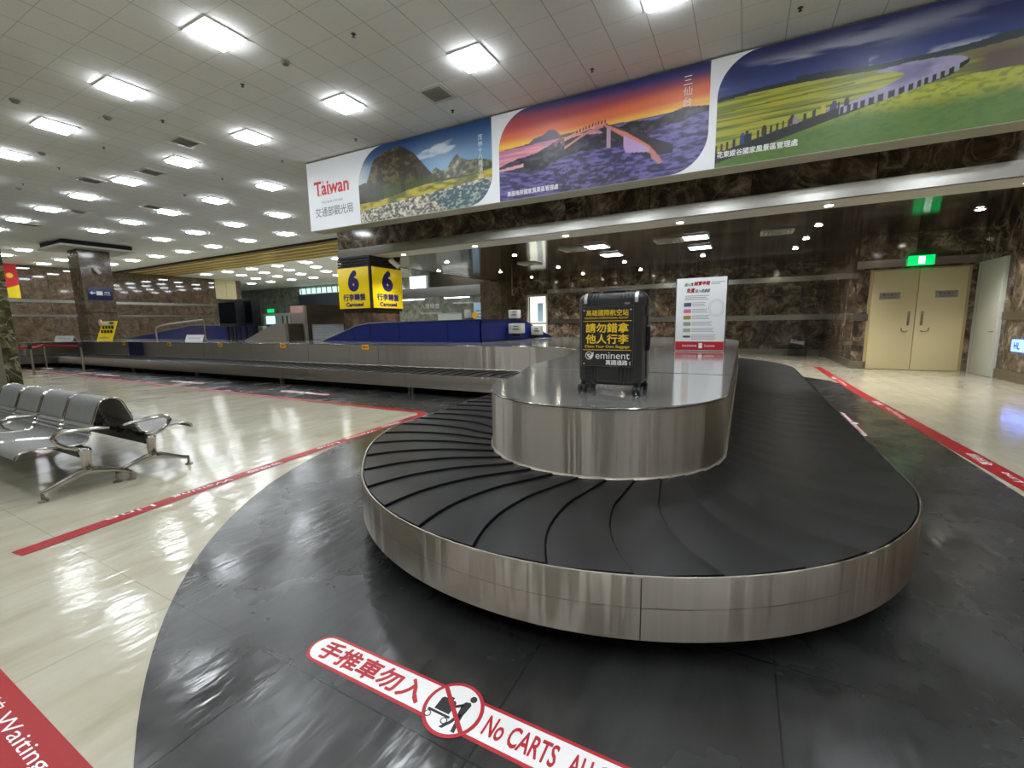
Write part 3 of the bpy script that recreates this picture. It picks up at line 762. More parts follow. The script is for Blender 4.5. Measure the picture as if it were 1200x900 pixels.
for x in (-5.2, -7.6, -10.1, -12.6, -15.1): add_box(bm, (x, 7.6, 0.69), (0.006, 0.006, 0.46))
obj('panel_joint', bm, M['housing_dark'], iw, smooth=False)
# yellow arrow stickers along the panel
for x in (-8.01, -11.1, -14.1, -17.1, -20.4):
    bm = nb(); add_box(bm, (x, 7.594, 0.885), (0.23, 0.006, 0.115)); s = obj('arrow_sticker', bm, M['yellow_sticker'], car, smooth=False)
    bm = nb(); add_prism(bm, [(-0.09, 0), (-0.03, 0.045), (-0.03, 0.015), (0.09, 0.015), (0.09, -0.015), (-0.03, -0.015), (-0.03, -0.045)], 7.5895, 7.592, lambda a, b, h, x=x: (x + a, h, 0.885 + b))
    obj('arrow', bm, M['red_print'], s, smooth=False)
#PART4
# ------------------------------------------------------------------ billboard over the fascia
def yb(x): return 8.35 + 0.026 * (x + 10.55)
def vnoise(x, y, seed=0):
    xi = np.floor(x).astype(int); yi = np.floor(y).astype(int); fx = x - xi; fy = y - yi
    fx = fx * fx * (3 - 2 * fx); fy = fy * fy * (3 - 2 * fy)
    def h(a, b):
        v = np.sin(a * 127.1 + b * 311.7 + seed * 74.7) * 43758.5453; return v - np.floor(v)
    return (h(xi, yi) * (1 - fx) + h(xi + 1, yi) * fx) * (1 - fy) + (h(xi, yi + 1) * (1 - fx) + h(xi + 1, yi + 1) * fx) * fy
def fbm(x, y, seed=0, o=4):
    s = 0; a = 0.5
    for k in range(o): s = s + a * vnoise(x * 2 ** k, y * 2 ** k, seed + k); a /= 2
    return s / (1 - 0.5 ** o)
def sst(a, b, x): t = np.clip((x - a) / (b - a), 0, 1); return t * t * (3 - 2 * t)
def rgb(*c): return np.array(lin(c))
def mix(a, b, t): return a + (b - a) * np.asarray(t)[..., None]
def ridge(u, pts): return np.interp(u, [p[0] for p in pts], [p[1] for p in pts])
def poly_in(u, v, pts):
    c = np.zeros(u.shape, bool); n = len(pts)
    for i in range(n):
        (x1, y1), (x2, y2) = pts[i], pts[(i + 1) % n]
        c ^= ((y1 > v) != (y2 > v)) & (u < (x2 - x1) * (v - y1) / ((y2 - y1) or 1e-9) + x1)
    return c
def paint_river(u, v):
    n = fbm(u * 9, v * 5, 1)
    c = mix(np.broadcast_to(rgb(120, 160, 196), u.shape + (3,)), rgb(22, 66, 122), sst(0.55, 1.0, v))
    st = fbm(u * 4 + v * 3, v * 9 - u * 3, 5)
    c = mix(c, rgb(206, 216, 226), 0.85 * sst(0.52, 0.7, st) * (1 - sst(0.8, 0.98, v)) * sst(0.45, 0.7, u + 0.2 * v))
    c = mix(c, rgb(214, 218, 214), 0.7 * (1 - sst(0.0, 0.16, u)) * (1 - sst(0.72, 0.86, v)))
    r2 = ridge(u, [(0, .3), (.52, .44), (.58, .50), (.62, .56), (.66, .5), (.70, .52), (.74, .62), (.77, .66), (.80, .6), (.85, .55), (.9, .56), (1, .5)]) + 0.03 * (n - .5)
    m2 = v < r2; t2 = fbm(u * 44, v * 28, 9, 5)
    c = np.where(m2[..., None], mix(mix(np.broadcast_to(rgb(44, 54, 40), c.shape), rgb(126, 124, 84), sst(.35, .7, t2)), rgb(186, 174, 130), 0.7 * sst(.6, .8, t2) * (u < .84)), c)
    r1 = ridge(u, [(0, .44), (.06, .5), (.1, .66), (.14, .83), (.2, .88), (.28, .92), (.36, .93), (.4, .88), (.46, .80), (.52, .66), (.57, .54), (.6, .47), (.66, .40), (1, .38)]) + 0.02 * (n - .5)
    t1 = fbm(u * 30 + 3, v * 22, 2, 5)
    rock = mix(mix(np.broadcast_to(rgb(48, 40, 24), c.shape), rgb(104, 86, 50), sst(.35, .68, t1)), rgb(66, 78, 36), sst(.62, .34, v))
    rock = mix(rock, rgb(24, 24, 16), 0.6 * sst(.55, .4, fbm(u * 22, v * 5, 12)))
    c = np.where((v < r1)[..., None], rock, c)
    dk = (v < .55 - .4 * np.abs(u - .05)) & (u < .2); c = np.where(dk[..., None], mix(np.broadcast_to(rgb(30, 32, 22), c.shape), rgb(70, 70, 44), t1), c)
    bank = .17 + .15 * u
    gr = (v < bank + .10 - .02 * np.sin(u * 9)) & (v >= bank)
    c = np.where(gr[..., None], mix(np.broadcast_to(rgb(94, 104, 40), c.shape), rgb(196, 176, 60), sst(.3, .7, fbm(u * 14, v * 22, 4))), c)
    st2 = fbm(u * 70, v * 46, 7, 3); stone = mix(mix(np.broadcast_to(rgb(84, 84, 78), c.shape), rgb(182, 176, 160), sst(.35, .6, st2)), rgb(226, 222, 210), sst(.6, .75, st2))
    c = np.where((v < bank)[..., None], stone, c)
    wat = (v < bank - .03) & (u > .62 + .5 * (.14 - v) + .06 * (n - .5))
    c = np.where(wat[..., None], mix(np.broadcast_to(rgb(64, 92, 100), c.shape), rgb(168, 180, 170), sst(.52, .7, st2)), c)
    return c
def paint_bridge(u, v):
    hz = 0.60
    sk = v - hz + 0.02 * np.sin(u * 4)
    c = mix(np.broadcast_to(rgb(252, 206, 84), u.shape + (3,)), rgb(232, 120, 84), sst(.0, .12, sk))
    c = mix(c, rgb(178, 74, 84), sst(.1, .24, sk - .05 * u)); c = mix(c, rgb(96, 76, 124), sst(.2, .36, sk - .1 * (1 - u) + .05 * fbm(u * 3, v * 12, 3)))
    c = mix(c, rgb(36, 46, 110), sst(.28, .42, sk + .12 * (u - .6)))
    c = mix(c, rgb(236, 128, 84), .55 * sst(.5, .72, fbm(u * 2.4, v * 16, 8)) * sst(.3, .05, sk))
    mt = ridge(u, [(0, .58), (.17, .6), (.2, .645), (.25, .66), (.28, .70), (.31, .69), (.34, .62), (1, .6)])
    c = np.where(((v < mt) & (v > hz - .03))[..., None], rgb(96, 84, 104), c)
    sea = mix(np.broadcast_to(rgb(236, 158, 164), c.shape), rgb(196, 130, 160), sst(.4, .6, fbm(u * 5, v * 40, 2)))
    sea = mix(sea, rgb(120, 110, 176), sst(.45, .62, u))
    c = np.where((v < hz - .02 * (1 - u))[..., None], sea, c)
    n = fbm(u * 9, v * 7, 6)
    land = v < ridge(u, [(0, .40), (.1, .45), (.2, .48), (.3, .54), (.4, .56), (.6, .55), (.62, .50), (1, .42)]) + .07 * (n - .5)
    dark = mix(np.broadcast_to(rgb(30, 28, 36), c.shape), rgb(72, 66, 88), sst(.35, .7, fbm(u * 38, v * 26, 3, 5)))
    c = np.where(land[..., None], dark, c)
    hill = poly_in(u, v, [(.60, .56), (.68, .60), (.78, .57), (.9, .63), (1, .60), (1, .40), (.8, .45), (.66, .5)])
    c = np.where(hill[..., None], dark * .9, c)
    c = mix(c, rgb(230, 168, 170), np.where((v > .34 + .1 * u) & (v < .37 + .15 * u) & (u < .14), 1.0, 0.0))
    pur = mix(np.broadcast_to(rgb(44, 42, 82), c.shape), rgb(112, 102, 166), sst(.32, .68, fbm(u * 30 + v * 8, v * 48, 4, 5)))
    g = v < ridge(u, [(0, .34), (.2, .26), (.3, .36), (.45, .40), (.6, .38), (.72, .36), (.8, .5), (1, .54)]) + .1 * (n - .5)
    c = np.where(g[..., None], pur, c)
    rk = sst(.48, .58, fbm(u * 48, v * 36, 11)) * (v < .26) * (u > .3) * (u < .72)
    c = mix(c, rgb(36, 34, 44), .85 * rk)
    c = np.where(poly_in(u, v, [(.5, .635), (.56, .64), (.86, .30), (.86, .22), (.74, .22)])[..., None], mix(np.broadcast_to(rgb(34, 30, 38), c.shape), rgb(66, 58, 70), n), c)
    pink = rgb(226, 150, 136)
    t = np.clip((u - .34) / .22, 0, 1); deck = .545 + .10 * np.sin(t * PI * .5)
    ar = (u > .34) & (u < .56) & (np.abs(v - deck) < .018); c = np.where(ar[..., None], pink, c)
    ar2 = (u > .36) & (u < .55) & (np.abs(v - (.47 + .145 * np.sin(np.clip((u - .36) / .22, 0, 1) * PI * .55))) < .014); c = np.where(ar2[..., None], pink * .8, c)
    for p, k in (([(.55, .655), (.56, .63), (.66, .50), (.76, .33), (.79, .24), (.77, .235), (.64, .47), (.55, .62)], rgb(214, 130, 116)),
                 ([(.645, .48), (.755, .31), (.76, .265), (.655, .30), (.645, .36)], rgb(186, 158, 204)), ([(.565, .60), (.585, .59), (.585, .38), (.565, .39)], rgb(186, 150, 176)),
                 ([(.30, .54), (.31, .56), (.34, .585), (.36, .575), (.36, .50), (.345, .50), (.345, .55), (.325, .54), (.32, .5), (.31, .5)], rgb(130, 90, 96)),
                 ([(.76, .28), (.80, .22), (.82, .14), (.80, .13), (.77, .2)], rgb(190, 130, 130))):
        c = np.where(poly_in(u, v, p)[..., None], k, c)
    ppl = (u > .42) & (u < .56) & (v > deck) & (v < deck + .03) & (np.sin(u * 420) > .3); c = np.where(ppl[..., None], rgb(60, 40, 44), c)
    return c
def paint_fields(u, v):
    n = fbm(u * 7, v * 6, 2)
    c = mix(np.broadcast_to(rgb(60, 72, 128), u.shape + (3,)), rgb(38, 46, 98), sst(.6, .95, v))
    cl = sst(.46, .62, fbm(u * 3.2 - v, v * 9 + u * 2, 13)) * np.exp(-((v - (.80 + .12 * u)) / .07) ** 2) * np.clip(1.5 - 1.5 * u, 0, 1)
    c = mix(c, rgb(170, 172, 190), .9 * cl)
    c = mix(c, rgb(186, 188, 204), .8 * sst(.48, .66, fbm(u * 9, v * 20, 21)) * np.exp(-((v - .70 + .10 * u) / .035) ** 2) * (u > .45))
    hz = .60 - .0 * u + .02 * np.sin(u * 8)
    c = np.where((v < hz + .035 + .04 * n * (u > .25))[..., None], mix(np.broadcast_to(rgb(30, 40, 52), c.shape), rgb(62, 74, 74), u), c)
    f = mix(np.broadcast_to(rgb(172, 168, 58), c.shape), rgb(112, 128, 52), sst(.42, .66, fbm(u * 4, v * 40, 4)))
    f = mix(f, rgb(60, 66, 40), .7 * ((np.abs(v - .50 - .05 * u) < .006) | (np.abs(v - .42) < .005) | (np.abs(v - .36 - .03 * u) < .004)) * (u < .42))
    f = mix(f, rgb(120, 112, 84), sst(.5, .62, v + .2 * (u - .6)) * (u > .5))
    f = mix(f, rgb(96, 82, 76), sst(.66, .80, u + .12 * n) * sst(.34, .42, v) * sst(.60, .52, v))
    c = np.where((v < hz)[..., None], f, c)
    fg = v < ridge(u, [(0, .10), (.2, .22), (.4, .32), (.6, .38), (.7, .41), (.85, .40), (1, .38)])
    g = mix(np.broadcast_to(rgb(84, 116, 44), c.shape), rgb(170, 172, 62), sst(.18, .36, v + .10 * (n - .5)))
    c = np.where(fg[..., None], mix(g, rgb(64, 98, 36), .5 * sst(.45, .7, fbm(u * 60, v * 50, 3))), c)
    def cat(pts, k=5):
        p = np.array(pts, float)
        for _ in range(k - 3):
            q_ = np.roll(p, -1, 0); p = np.stack([.75 * p + .25 * q_, .25 * p + .75 * q_], 1).reshape(-1, 2)
        return p.tolist()
    road = cat([(.30, .33), (.42, .38), (.52, .46), (.555, .51), (.52, .545), (.46, .565), (.50, .59), (.58, .595), (.67, .575), (.705, .53), (.66, .46), (.55, .39), (.42, .33)])
    c = np.where(poly_in(u, v, road)[..., None], mix(np.broadcast_to(rgb(160, 152, 186), c.shape), rgb(118, 112, 150), sst(.4, .6, n)), c)
    bank = [(0, .13), (.2, .25), (.36, .335), (.46, .375), (.56, .42), (.66, .485), (.70, .53), (.70, .50), (.66, .43), (.54, .36), (.4, .28), (.2, .16), (0, .04)]
    c = np.where(poly_in(u, v, bank)[..., None], rgb(34, 36, 38), c)
    top = ridge(u, [(0, .13), (.2, .25), (.36, .335), (.46, .375), (.56, .42), (.70, .53)])
    hp = np.interp(u, [0, .3, .5, .68], [.075, .055, .05, .03])
    ph = (u * 46 + .3 * np.sin(u * 31)) % 1
    post = (u < .40) & (v > top - .02) & (v < top + hp) & (ph < .34)
    c = np.where(post[..., None], rgb(40, 44, 50), c)
    post2 = (u > .38) & (u < .69) & (v > top - .055) & (v < top + .01) & (ph < .45)
    c = np.where(post2[..., None], rgb(156, 152, 176), c)
    for (pu, k, hh) in ((.09, rgb(54, 72, 120), .10), (.105, rgb(34, 40, 60), .10), (.16, rgb(60, 50, 52), .09), (.245, rgb(60, 50, 56), .085), (.255, rgb(150, 140, 150), .06), (.335, rgb(190, 178, 60), .07), (.365, rgb(60, 66, 96), .07), (.40, rgb(60, 54, 66), .06)):
        tv = np.interp(pu, [0, .2, .36, .46, .56], [.13, .25, .335, .375, .42])
        bod = (np.abs(u - pu) < .008) & (v > tv) & (v < tv + hh * .75); hd = ((u - pu) / .006) ** 2 + ((v - tv - hh * .85) / .014) ** 2 < 1
        c = np.where((bod | hd)[..., None], k, c)
    return c
ZB0, ZB1 = 3.95, 5.69
bb = thing('billboard', 'long overhead billboard of three printed landscapes above the carousel hall', 'billboard', (-3.4, 8.6, 3.95))
def bmap(x, d, z): return (x, yb(x) + d, z)
bm = nb(); add_prism(bm, [(-10.55, 0), (3.9, 0), (3.9, 0.42), (-10.55, 0.42)], ZB0, ZB1, lambda a, b, h: bmap(a, b, h)); obj('case', bm, M['board_edge'], bb, smooth=False)
bm = nb(); add_prism(bm, [(-10.55, ZB0 + 0.01), (3.9, ZB0 + 0.01), (3.9, ZB1 - 0.005), (-10.55, ZB1 - 0.005)], -0.004, 0, lambda a, b, h: bmap(a, h, b)); obj('white_face', bm, M['board_white'], bb, smooth=False)
def picture(x0, x1, painter, nu, nv, tl, br):
    z0, z1 = ZB0 + 0.012, ZB1 - 0.006
    v = np.linspace(0, 1, nv); u = np.linspace(0, 1, nu)
    H = z1 - z0; W = x1 - x0
    dt = np.clip((v - (1 - tl / H)) * H, 0, tl); L = (tl - np.sqrt(np.maximum(0, tl ** 2 - dt ** 2))) / W
    db = np.clip((br / H - v) * H, 0, br) if br else v * 0; Rr = 1 - (br - np.sqrt(np.maximum(0, br ** 2 - db ** 2))) / W
    U = L[:, None] + (Rr - L)[:, None] * u[None, :]; V = np.repeat(v[:, None], nu, 1)
    col = np.clip(painter(U, V), 0, 1)
    X = x0 + U * W; Z = z0 + V * H
    co = np.stack([X, 8.35 + 0.026 * (X + 10.55) - 0.007, Z], -1).reshape(-1, 3)
    idx = np.arange(nu * nv).reshape(nv, nu)
    q = np.stack([idx[:-1, :-1], idx[:-1, 1:], idx[1:, 1:], idx[1:, :-1]], -1).reshape(-1, 4)
    me = bpy.data.meshes.new('picture'); me.from_pydata(co.tolist(), [], q.tolist()); me.update()
    a = me.color_attributes.new('print', 'FLOAT_COLOR', 'POINT')
    a.data.foreach_set('color', np.concatenate([col.reshape(-1, 3), np.ones((nu * nv, 1))], 1).astype(np.float32).ravel())
    return obj_me('picture', me, M['picture'], bb, smooth=False)
picture(-8.72, -4.9, paint_river, 300, 150, 0.85, 0.62)['label'] = 'picture of a rocky mountain above a stony river'
picture(-4.73, -0.70, paint_bridge, 320, 150, 0.72, 0.62)['label'] = 'sunset picture of an arched footbridge over purple rocks'
picture(-0.58, 3.88, paint_fields, 420, 180, 0.62, 0.0)['label'] = 'picture of a curving road through green and yellow fields'
def btext(s, x, z, w, h, mat, bold=0.0, shear=0.0, d=-0.0095):
    text(s, (x, yb(x) + d, z), (1, 0.026, 0), Z_, mat, bb, w=w, h=h, bold=bold, shear=shear)
M['taiwan_red'] = plain('logo_red', (214, 62, 62), 0.4)
btext('Taiwan', -9.68, 5.0, 1.25, 0.36, M['taiwan_red'], 0.025)
bm = nb()   # slab serifs of the red word
for x, z, wd in ((-10.12, 4.83, 0.16), (-9.745, 4.83, 0.11)): add_box(bm, (x, yb(x) - 0.0085, z), (wd, 0.002, 0.02))
for x in (-10.295, -9.965): add_box(bm, (x, yb(x) - 0.0085, 5.135), (0.02, 0.002, 0.08))
obj('lettering_serif', bm, M['taiwan_red'], bb, smooth=False)
btext('THE HEART OF ASIA', -9.68, 4.64, 0.78, 0.055, M['print_grey'])
btext('交通部觀光局', -9.64, 4.40, 1.36, 0.24, plain('logo_grey', (110, 114, 122), 0.5))
for k, ch in enumerate('茂林十八羅漢山'): btext(ch, -5.18, 5.34 - 0.13 * k, 0.115, 0.115, M['print_white'])
for k, ch in enumerate('三仙台'): btext(ch, -1.05, 5.46 - 0.17 * k, 0.14, 0.14, M['print_white'])
btext('東部海岸國家風景區管理處', -3.98, 4.085, 1.14, 0.105, M['print_white'], 0.02)
btext('花東縱谷國家風景區管理處', 0.03, 4.16, 1.16, 0.105, M['print_white'], 0.02)

# ------------------------------------------------------------------ suitcase with notice
t = thing('suitcase', 'black hard-shell suitcase with a yellow lettered notice on the steel island', 'suitcase', (-0.82, 3.09, 0.895))
SX, SY, SZ0, SZ1, CX, CY = 0.222, 0.142, 0.957, 1.592, -0.813, 3.095
def shell_loop():
    L = []; r = 0.045
    for (cx, cy, a0) in ((SX - r, SY - r, 0), (-SX + r, SY - r, 90), (-SX + r, -SY + r, 180), (SX - r, -SY + r, 270)):
        for k in range(7): a = math.radians(a0 + 15 * k); L.append((cx + r * math.cos(a), cy + r * math.sin(a), 1.0))
        sgn = 1 if a0 == 0 else -1
        if a0 in (0, 180):
            for gx in (0.155, 0.13, 0.105, 0.08, -0.08, -0.105, -0.13, -0.155):
                x = gx * sgn
                for dx, dy in ((0.008, 0), (0.004, 0.005), (-0.004, 0.005), (-0.008, 0)): L.append((x + sgn * dx, sgn * (SY - dy), 1.0))
    return L
L = shell_loop(); rr = 0.05
lev = []
for k in range(9): a = PI / 2 * k / 8; lev.append((SZ0 + rr - rr * math.cos(a), rr - rr * math.sin(a)))
for k in range(9): a = PI / 2 * k / 8; lev.append((SZ1 - rr + rr * math.sin(a), rr - rr * math.cos(a)))
bm = nb(); rings = []
for z, ins in lev: rings.append([bm.verts.new((CX + x * (SX - ins) / SX, CY + y * (SY - ins) / SY, z)) for x, y, _ in L])
for A, B in zip(rings, rings[1:]):
    for k in range(len(L)): bm.faces.new((A[k], A[(k + 1) % len(L)], B[(k + 1) % len(L)], B[k]))
bm.faces.new(rings[0][::-1]); bm.faces.new(rings[-1])
obj('shell', bm, M['shell'], t)
bm = nb(); x0 = SX + 0.002
pth = [(CX + a, CY + 0.005, z) for a, z in ([(x0, SZ0 + rr), (x0, SZ1 - rr)] + [(x0 - rr + rr * math.cos(math.radians(q)), SZ1 - rr + rr * math.sin(math.radians(q))) for q in range(15, 90, 15)] + [(x0 - rr, SZ1 + .002), (-x0 + rr, SZ1 + .002)] + [(-x0 + rr - rr * math.sin(math.radians(q)), SZ1 - rr + rr * math.cos(math.radians(q))) for q in range(15, 90, 15)] + [(-x0, SZ1 - rr), (-x0, SZ0 + rr), (-x0 + rr, SZ0), (x0 - rr, SZ0)])]
add_tube(bm, pth, 0.007, 6, closed=True); obj('zip_band', bm, M['shell_dark'], t)
bm = nb(); add_tube(bm, [(CX - 0.09, CY, SZ1 - 0.005), (CX - 0.075, CY, SZ1 + 0.016), (CX, CY, SZ1 + 0.02), (CX + 0.075, CY, SZ1 + 0.016), (CX + 0.09, CY, SZ1 - 0.005)], 0.011, 8); obj('top_handle', bm, M['shell_dark'], t)
bm = nb(); add_tube(bm, [(CX + SX - 0.005, CY, 1.19), (CX + SX + 0.018, CY, 1.205), (CX + SX + 0.02, CY, 1.28), (CX + SX + 0.018, CY, 1.355), (CX + SX - 0.005, CY, 1.37)], 0.010, 8); obj('side_handle', bm, M['shell_dark'], t)
bm = nb(); add_box(bm, (CX + SX + 0.003, CY - 0.03, 1.47), (0.016, 0.04, 0.07), 0.005); obj('lock', bm, M['shell_dark'], t)
for sx in (-0.165, 0.182):
    bm = nb(); rows = []
    for k in range(9):
        a = math.radians(90 * k / 8)
        y = CY - SY - 0.0035 + rr - (rr) * math.cos(a) * 1.0; z = SZ1 - rr + (rr + 0.003) * math.sin(a)
        rows.append([(CX + sx - 0.011, y, z), (CX + sx + 0.011, y, z)])
    rows = [[(CX + sx - 0.011, CY - SY - 0.0035, SZ1 - rr - 0.02), (CX + sx + 0.011, CY - SY - 0.0035, SZ1 - rr - 0.02)]] + rows + [[(CX + sx - 0.011, CY - 0.03, SZ1 + 0.003), (CX + sx + 0.011, CY - 0.03, SZ1 + 0.003)]]
    add_grid(bm, rows); obj('strap_clip', bm, M['silver'], t)
for sx in (-1, 1):
    for sy in (-1, 1):
        wx, wy = CX + sx * (SX - 0.03), CY + sy * (SY - 0.035)
        bm = nb(); add_cyl(bm, (wx, wy, 0.975), (wx, wy, 0.945), 0.022, 0.016, 14); add_box(bm, (wx, wy - 0.012, 0.942), (0.058, 0.034, 0.026), 0.006); f = obj('caster_fork', bm, M['black'], t)
        for dx in (-0.016, 0.016):
            bm = nb(); add_cyl(bm, (wx + dx - 0.010, wy - 0.014, 0.9255), (wx + dx + 0.010, wy - 0.014, 0.9255), 0.030, n=20); add_cyl(bm, (wx + dx - 0.011, wy - 0.014, 0.9255), (wx + dx + 0.011, wy - 0.014, 0.9255), 0.013, n=12); obj('wheel', bm, M['black_metal'], f)
FY = CY - SY
bm = nb(); add_box(bm, (-0.825, FY - 0.006, 1.296), (0.36, 0.006, 0.41), 0.002); sg = obj('notice_board', bm, M['acrylic_black'], t)
bm = nb(); add_tube(bm, [(-1.004, FY - 0.0095, 1.092), (-0.646, FY - 0.0095, 1.092), (-0.646, FY - 0.0095, 1.50), (-1.004, FY - 0.0095, 1.50)], 0.0009, 4, closed=True)
obj('edge_line', bm, M['vent'], sg, smooth=False)
def stext(s, x, z, w, h, mat, bold=0.0): text(s, (x, FY - 0.0102, z), X_, Z_, mat, sg, w=w, h=h, bold=bold)
stext('高雄國際航空站', -0.825, 1.458, 0.292, 0.042, M['yellow_print'], 0.012)
stext('KAOHSIUNG INTERNATIONAL AIRPORT', -0.83, 1.423, 0.30, 0.013, M['yellow_print'])
stext('請勿錯拿', -0.825, 1.356, 0.298, 0.066, M['yellow_print'], 0.022)
stext('他人行李', -0.825, 1.280, 0.298, 0.066, M['yellow_print'], 0.022)
stext('Claim Your Own Baggage', -0.825, 1.226, 0.31, 0.024, M['yellow_print'], 0.01)
stext('eminent', -0.785, 1.166, 0.235, 0.046, M['print_white'], 0.0)
stext('萬國通路', -0.755, 1.119, 0.15, 0.034, M['print_white'], 0.02)
stext('®', -0.665, 1.122, 0.012, 0.012, M['print_white'])
bm = nb()
for z in (1.402, 1.205): add_box(bm, (-0.825, FY - 0.0098, z), (0.335, 0.001, 0.0035))
obj('rule', bm, M['yellow_print'], sg, smooth=False)
bm = nb(); R0 = arc(0, 0, 0.028, 30, 330, 24); R1 = arc(0, 0, 0.0235, 330, 30, 24)
fm = lambda a, b, h: (-0.948 + a, h, 1.165 + b)
add_prism(bm, R0 + R1, FY - 0.0105, FY - 0.0098, fm)
add_prism(bm, [(-0.006, -0.012), (0.032, 0.026), (0.030, -0.004), (0.012, -0.022)], FY - 0.0105, FY - 0.0098, fm)
add_prism(bm, [(-0.018, 0.010), (0.012, 0.014), (-0.004, 0.000), (0.008, -0.014), (0.000, -0.016), (-0.014, 0.000)], FY - 0.0105, FY - 0.0098, fm)
obj('round_logo', bm, M['print_white'], sg, smooth=False)
bm = nb()
for x, z in ((-0.985, 1.475), (-0.985, 1.108), (-0.664, 1.475), (-0.664, 1.108)): add_cyl(bm, (x, FY - 0.008, z), (x, FY - 0.014, z), 0.006, n=10)
obj('screw', bm, M['silver'], sg)
bm = nb(); add_box(bm, (-0.69, FY - 0.0098, 1.516), (0.035, 0.003, 0.014)); obj('badge', bm, M['vent'], t, smooth=False)

# ------------------------------------------------------------------ customs notice stand
PZ = island_z(6.95) + 0.002
t = thing('notice_stand', 'white printed notice with a red band in a clear stand on the island', 'notice', (-0.57, 6.95, PZ))
bm = nb(); add_box(bm, (-0.57, 6.95, PZ + 0.53), (0.665, 0.012, 1.05), 0.002); bd = obj('printed_board', bm, M['board_white'], t)
bm = nb(); add_box(bm, (-0.57, 6.9425, PZ + 0.075), (0.655, 0.002, 0.125)); obj('red_band', bm, M['red_print'], bd, smooth=False)
bm = nb(); add_box(bm, (-0.55, 6.9405, PZ + 0.078), (0.05, 0.002, 0.075)); obj('white_mark', bm, M['print_white'], bd, smooth=False)
bm = nb(); add_box(bm, (-0.57, 6.965, PZ + 0.52), (0.70, 0.006, 1.04), 0.001); add_box(bm, (-0.57, 7.06, PZ + 0.004), (0.70, 0.2, 0.006), 0.001); obj('clear_holder', bm, M['acrylic'], t)
def ntext(s, x, z, w, h, mat, bold=0.0, shear=0.0): text(s, (x, 6.9403, PZ + z), X_, Z_, mat, bd, w=w, h=h, bold=bold, shear=shear)
ntext('出入境', -0.735, 0.965, 0.12, 0.05, M['print_black'], 0.02, 0.2)
ntext('誠實申報', -0.56, 0.975, 0.215, 0.062, M['red_print'], 0.04, 0.2)
ntext('免遭', -0.71, 0.878, 0.115, 0.065, M['red_print'], 0.04, 0.2)
ntext('沒入或處罰', -0.55, 0.868, 0.20, 0.05, M['print_black'], 0.02, 0.2)
bm = nb()
for z, x0, x1 in ((0.985, -0.44, -0.27), (0.96, -0.44, -0.32), (0.80, -0.78, -0.46), (0.775, -0.78, -0.5), (0.75, -0.78, -0.47)): add_box(bm, ((x0 + x1) / 2, 6.943, PZ + z), (x1 - x0, 0.002, 0.008))
for k in range(6):
    for q in range(3 if k < 5 else 4):
        x1 = -0.68 + 0.18 + 0.03 * k - 0.02 * (q % 2); z = 0.70 - 0.093 * k - 0.022 * q
        add_box(bm, ((-0.68 + x1) / 2, 6.943, PZ + z), (x1 + 0.68, 0.002, 0.007))
obj('text_line', bm, M['print_grey'], bd, smooth=False)
for k, c in enumerate(((70, 92, 128), (222, 110, 150), (168, 140, 60), (150, 156, 146), (166, 170, 150), (70, 72, 76))):
    bm = nb(); add_box(bm, (-0.745, 6.943, PZ + 0.675 - 0.093 * k), (0.10, 0.002, 0.055 if k < 5 else 0.03)); obj('thumbnail', bm, plain('thumbnail_%d' % k, c), bd, smooth=False)
bm = nb(); add_tube(bm, [(-0.36 + 0.10 * math.cos(a), 6.943, PZ + 0.62 + 0.12 * math.sin(a)) for a in np.linspace(0, 2 * PI, 33)[:-1]], 0.004, 4, closed=True)
add_tube(bm, [(-0.36 + 0.08 * math.cos(a), 6.943, PZ + 0.62 + 0.10 * math.sin(a)) for a in np.linspace(0, 2 * PI, 33)[:-1]], 0.003, 4, closed=True); obj('stamp_ring', bm, plain('pale_grey_print', (206, 208, 212)), bd, smooth=False)
ntext('財政部關務署', -0.70, 0.075, 0.2, 0.03, M['print_white']); ntext('Customs', -0.43, 0.078, 0.14, 0.03, M['print_white'], 0.02)
#PART5
# ------------------------------------------------------------------ things on and behind the far island
ZI = 0.952
def tent_card(x0, x1, y, h, s, label):
    t = thing('tent_card', label, 'tent card', ((x0 + x1) / 2, y, ZI))
    for nm, sg_ in (('front_face', -1), ('back_face', 1)):
        bm = nb(); add_prism(bm, [(0, 0), (0.006, 0), (0.006 + h * 0.35, -h), (h * 0.35, -h)], x0, x1, lambda a, b, q, sg_=sg_: (q, y + sg_ * a, ZI + h + b)); obj(nm, bm, M['white'], t, smooth=False)
    text(s, ((x0 + x1) / 2, y - h * 0.19 - 0.004, ZI + h * 0.5), X_, (0, 0.33, 0.94), M['print_grey'], t, w=(x1 - x0) * 0.7, h=h * 0.28)
tent_card(-17.2, -16.1, 8.2, 0.23, '請勿跨越', 'small folded white card on the island beside the railing')
tent_card(-27.2, -25.2, 7.75, 0.22, '請勿跨越輸送帶', 'long folded white card on the far left end of the island')
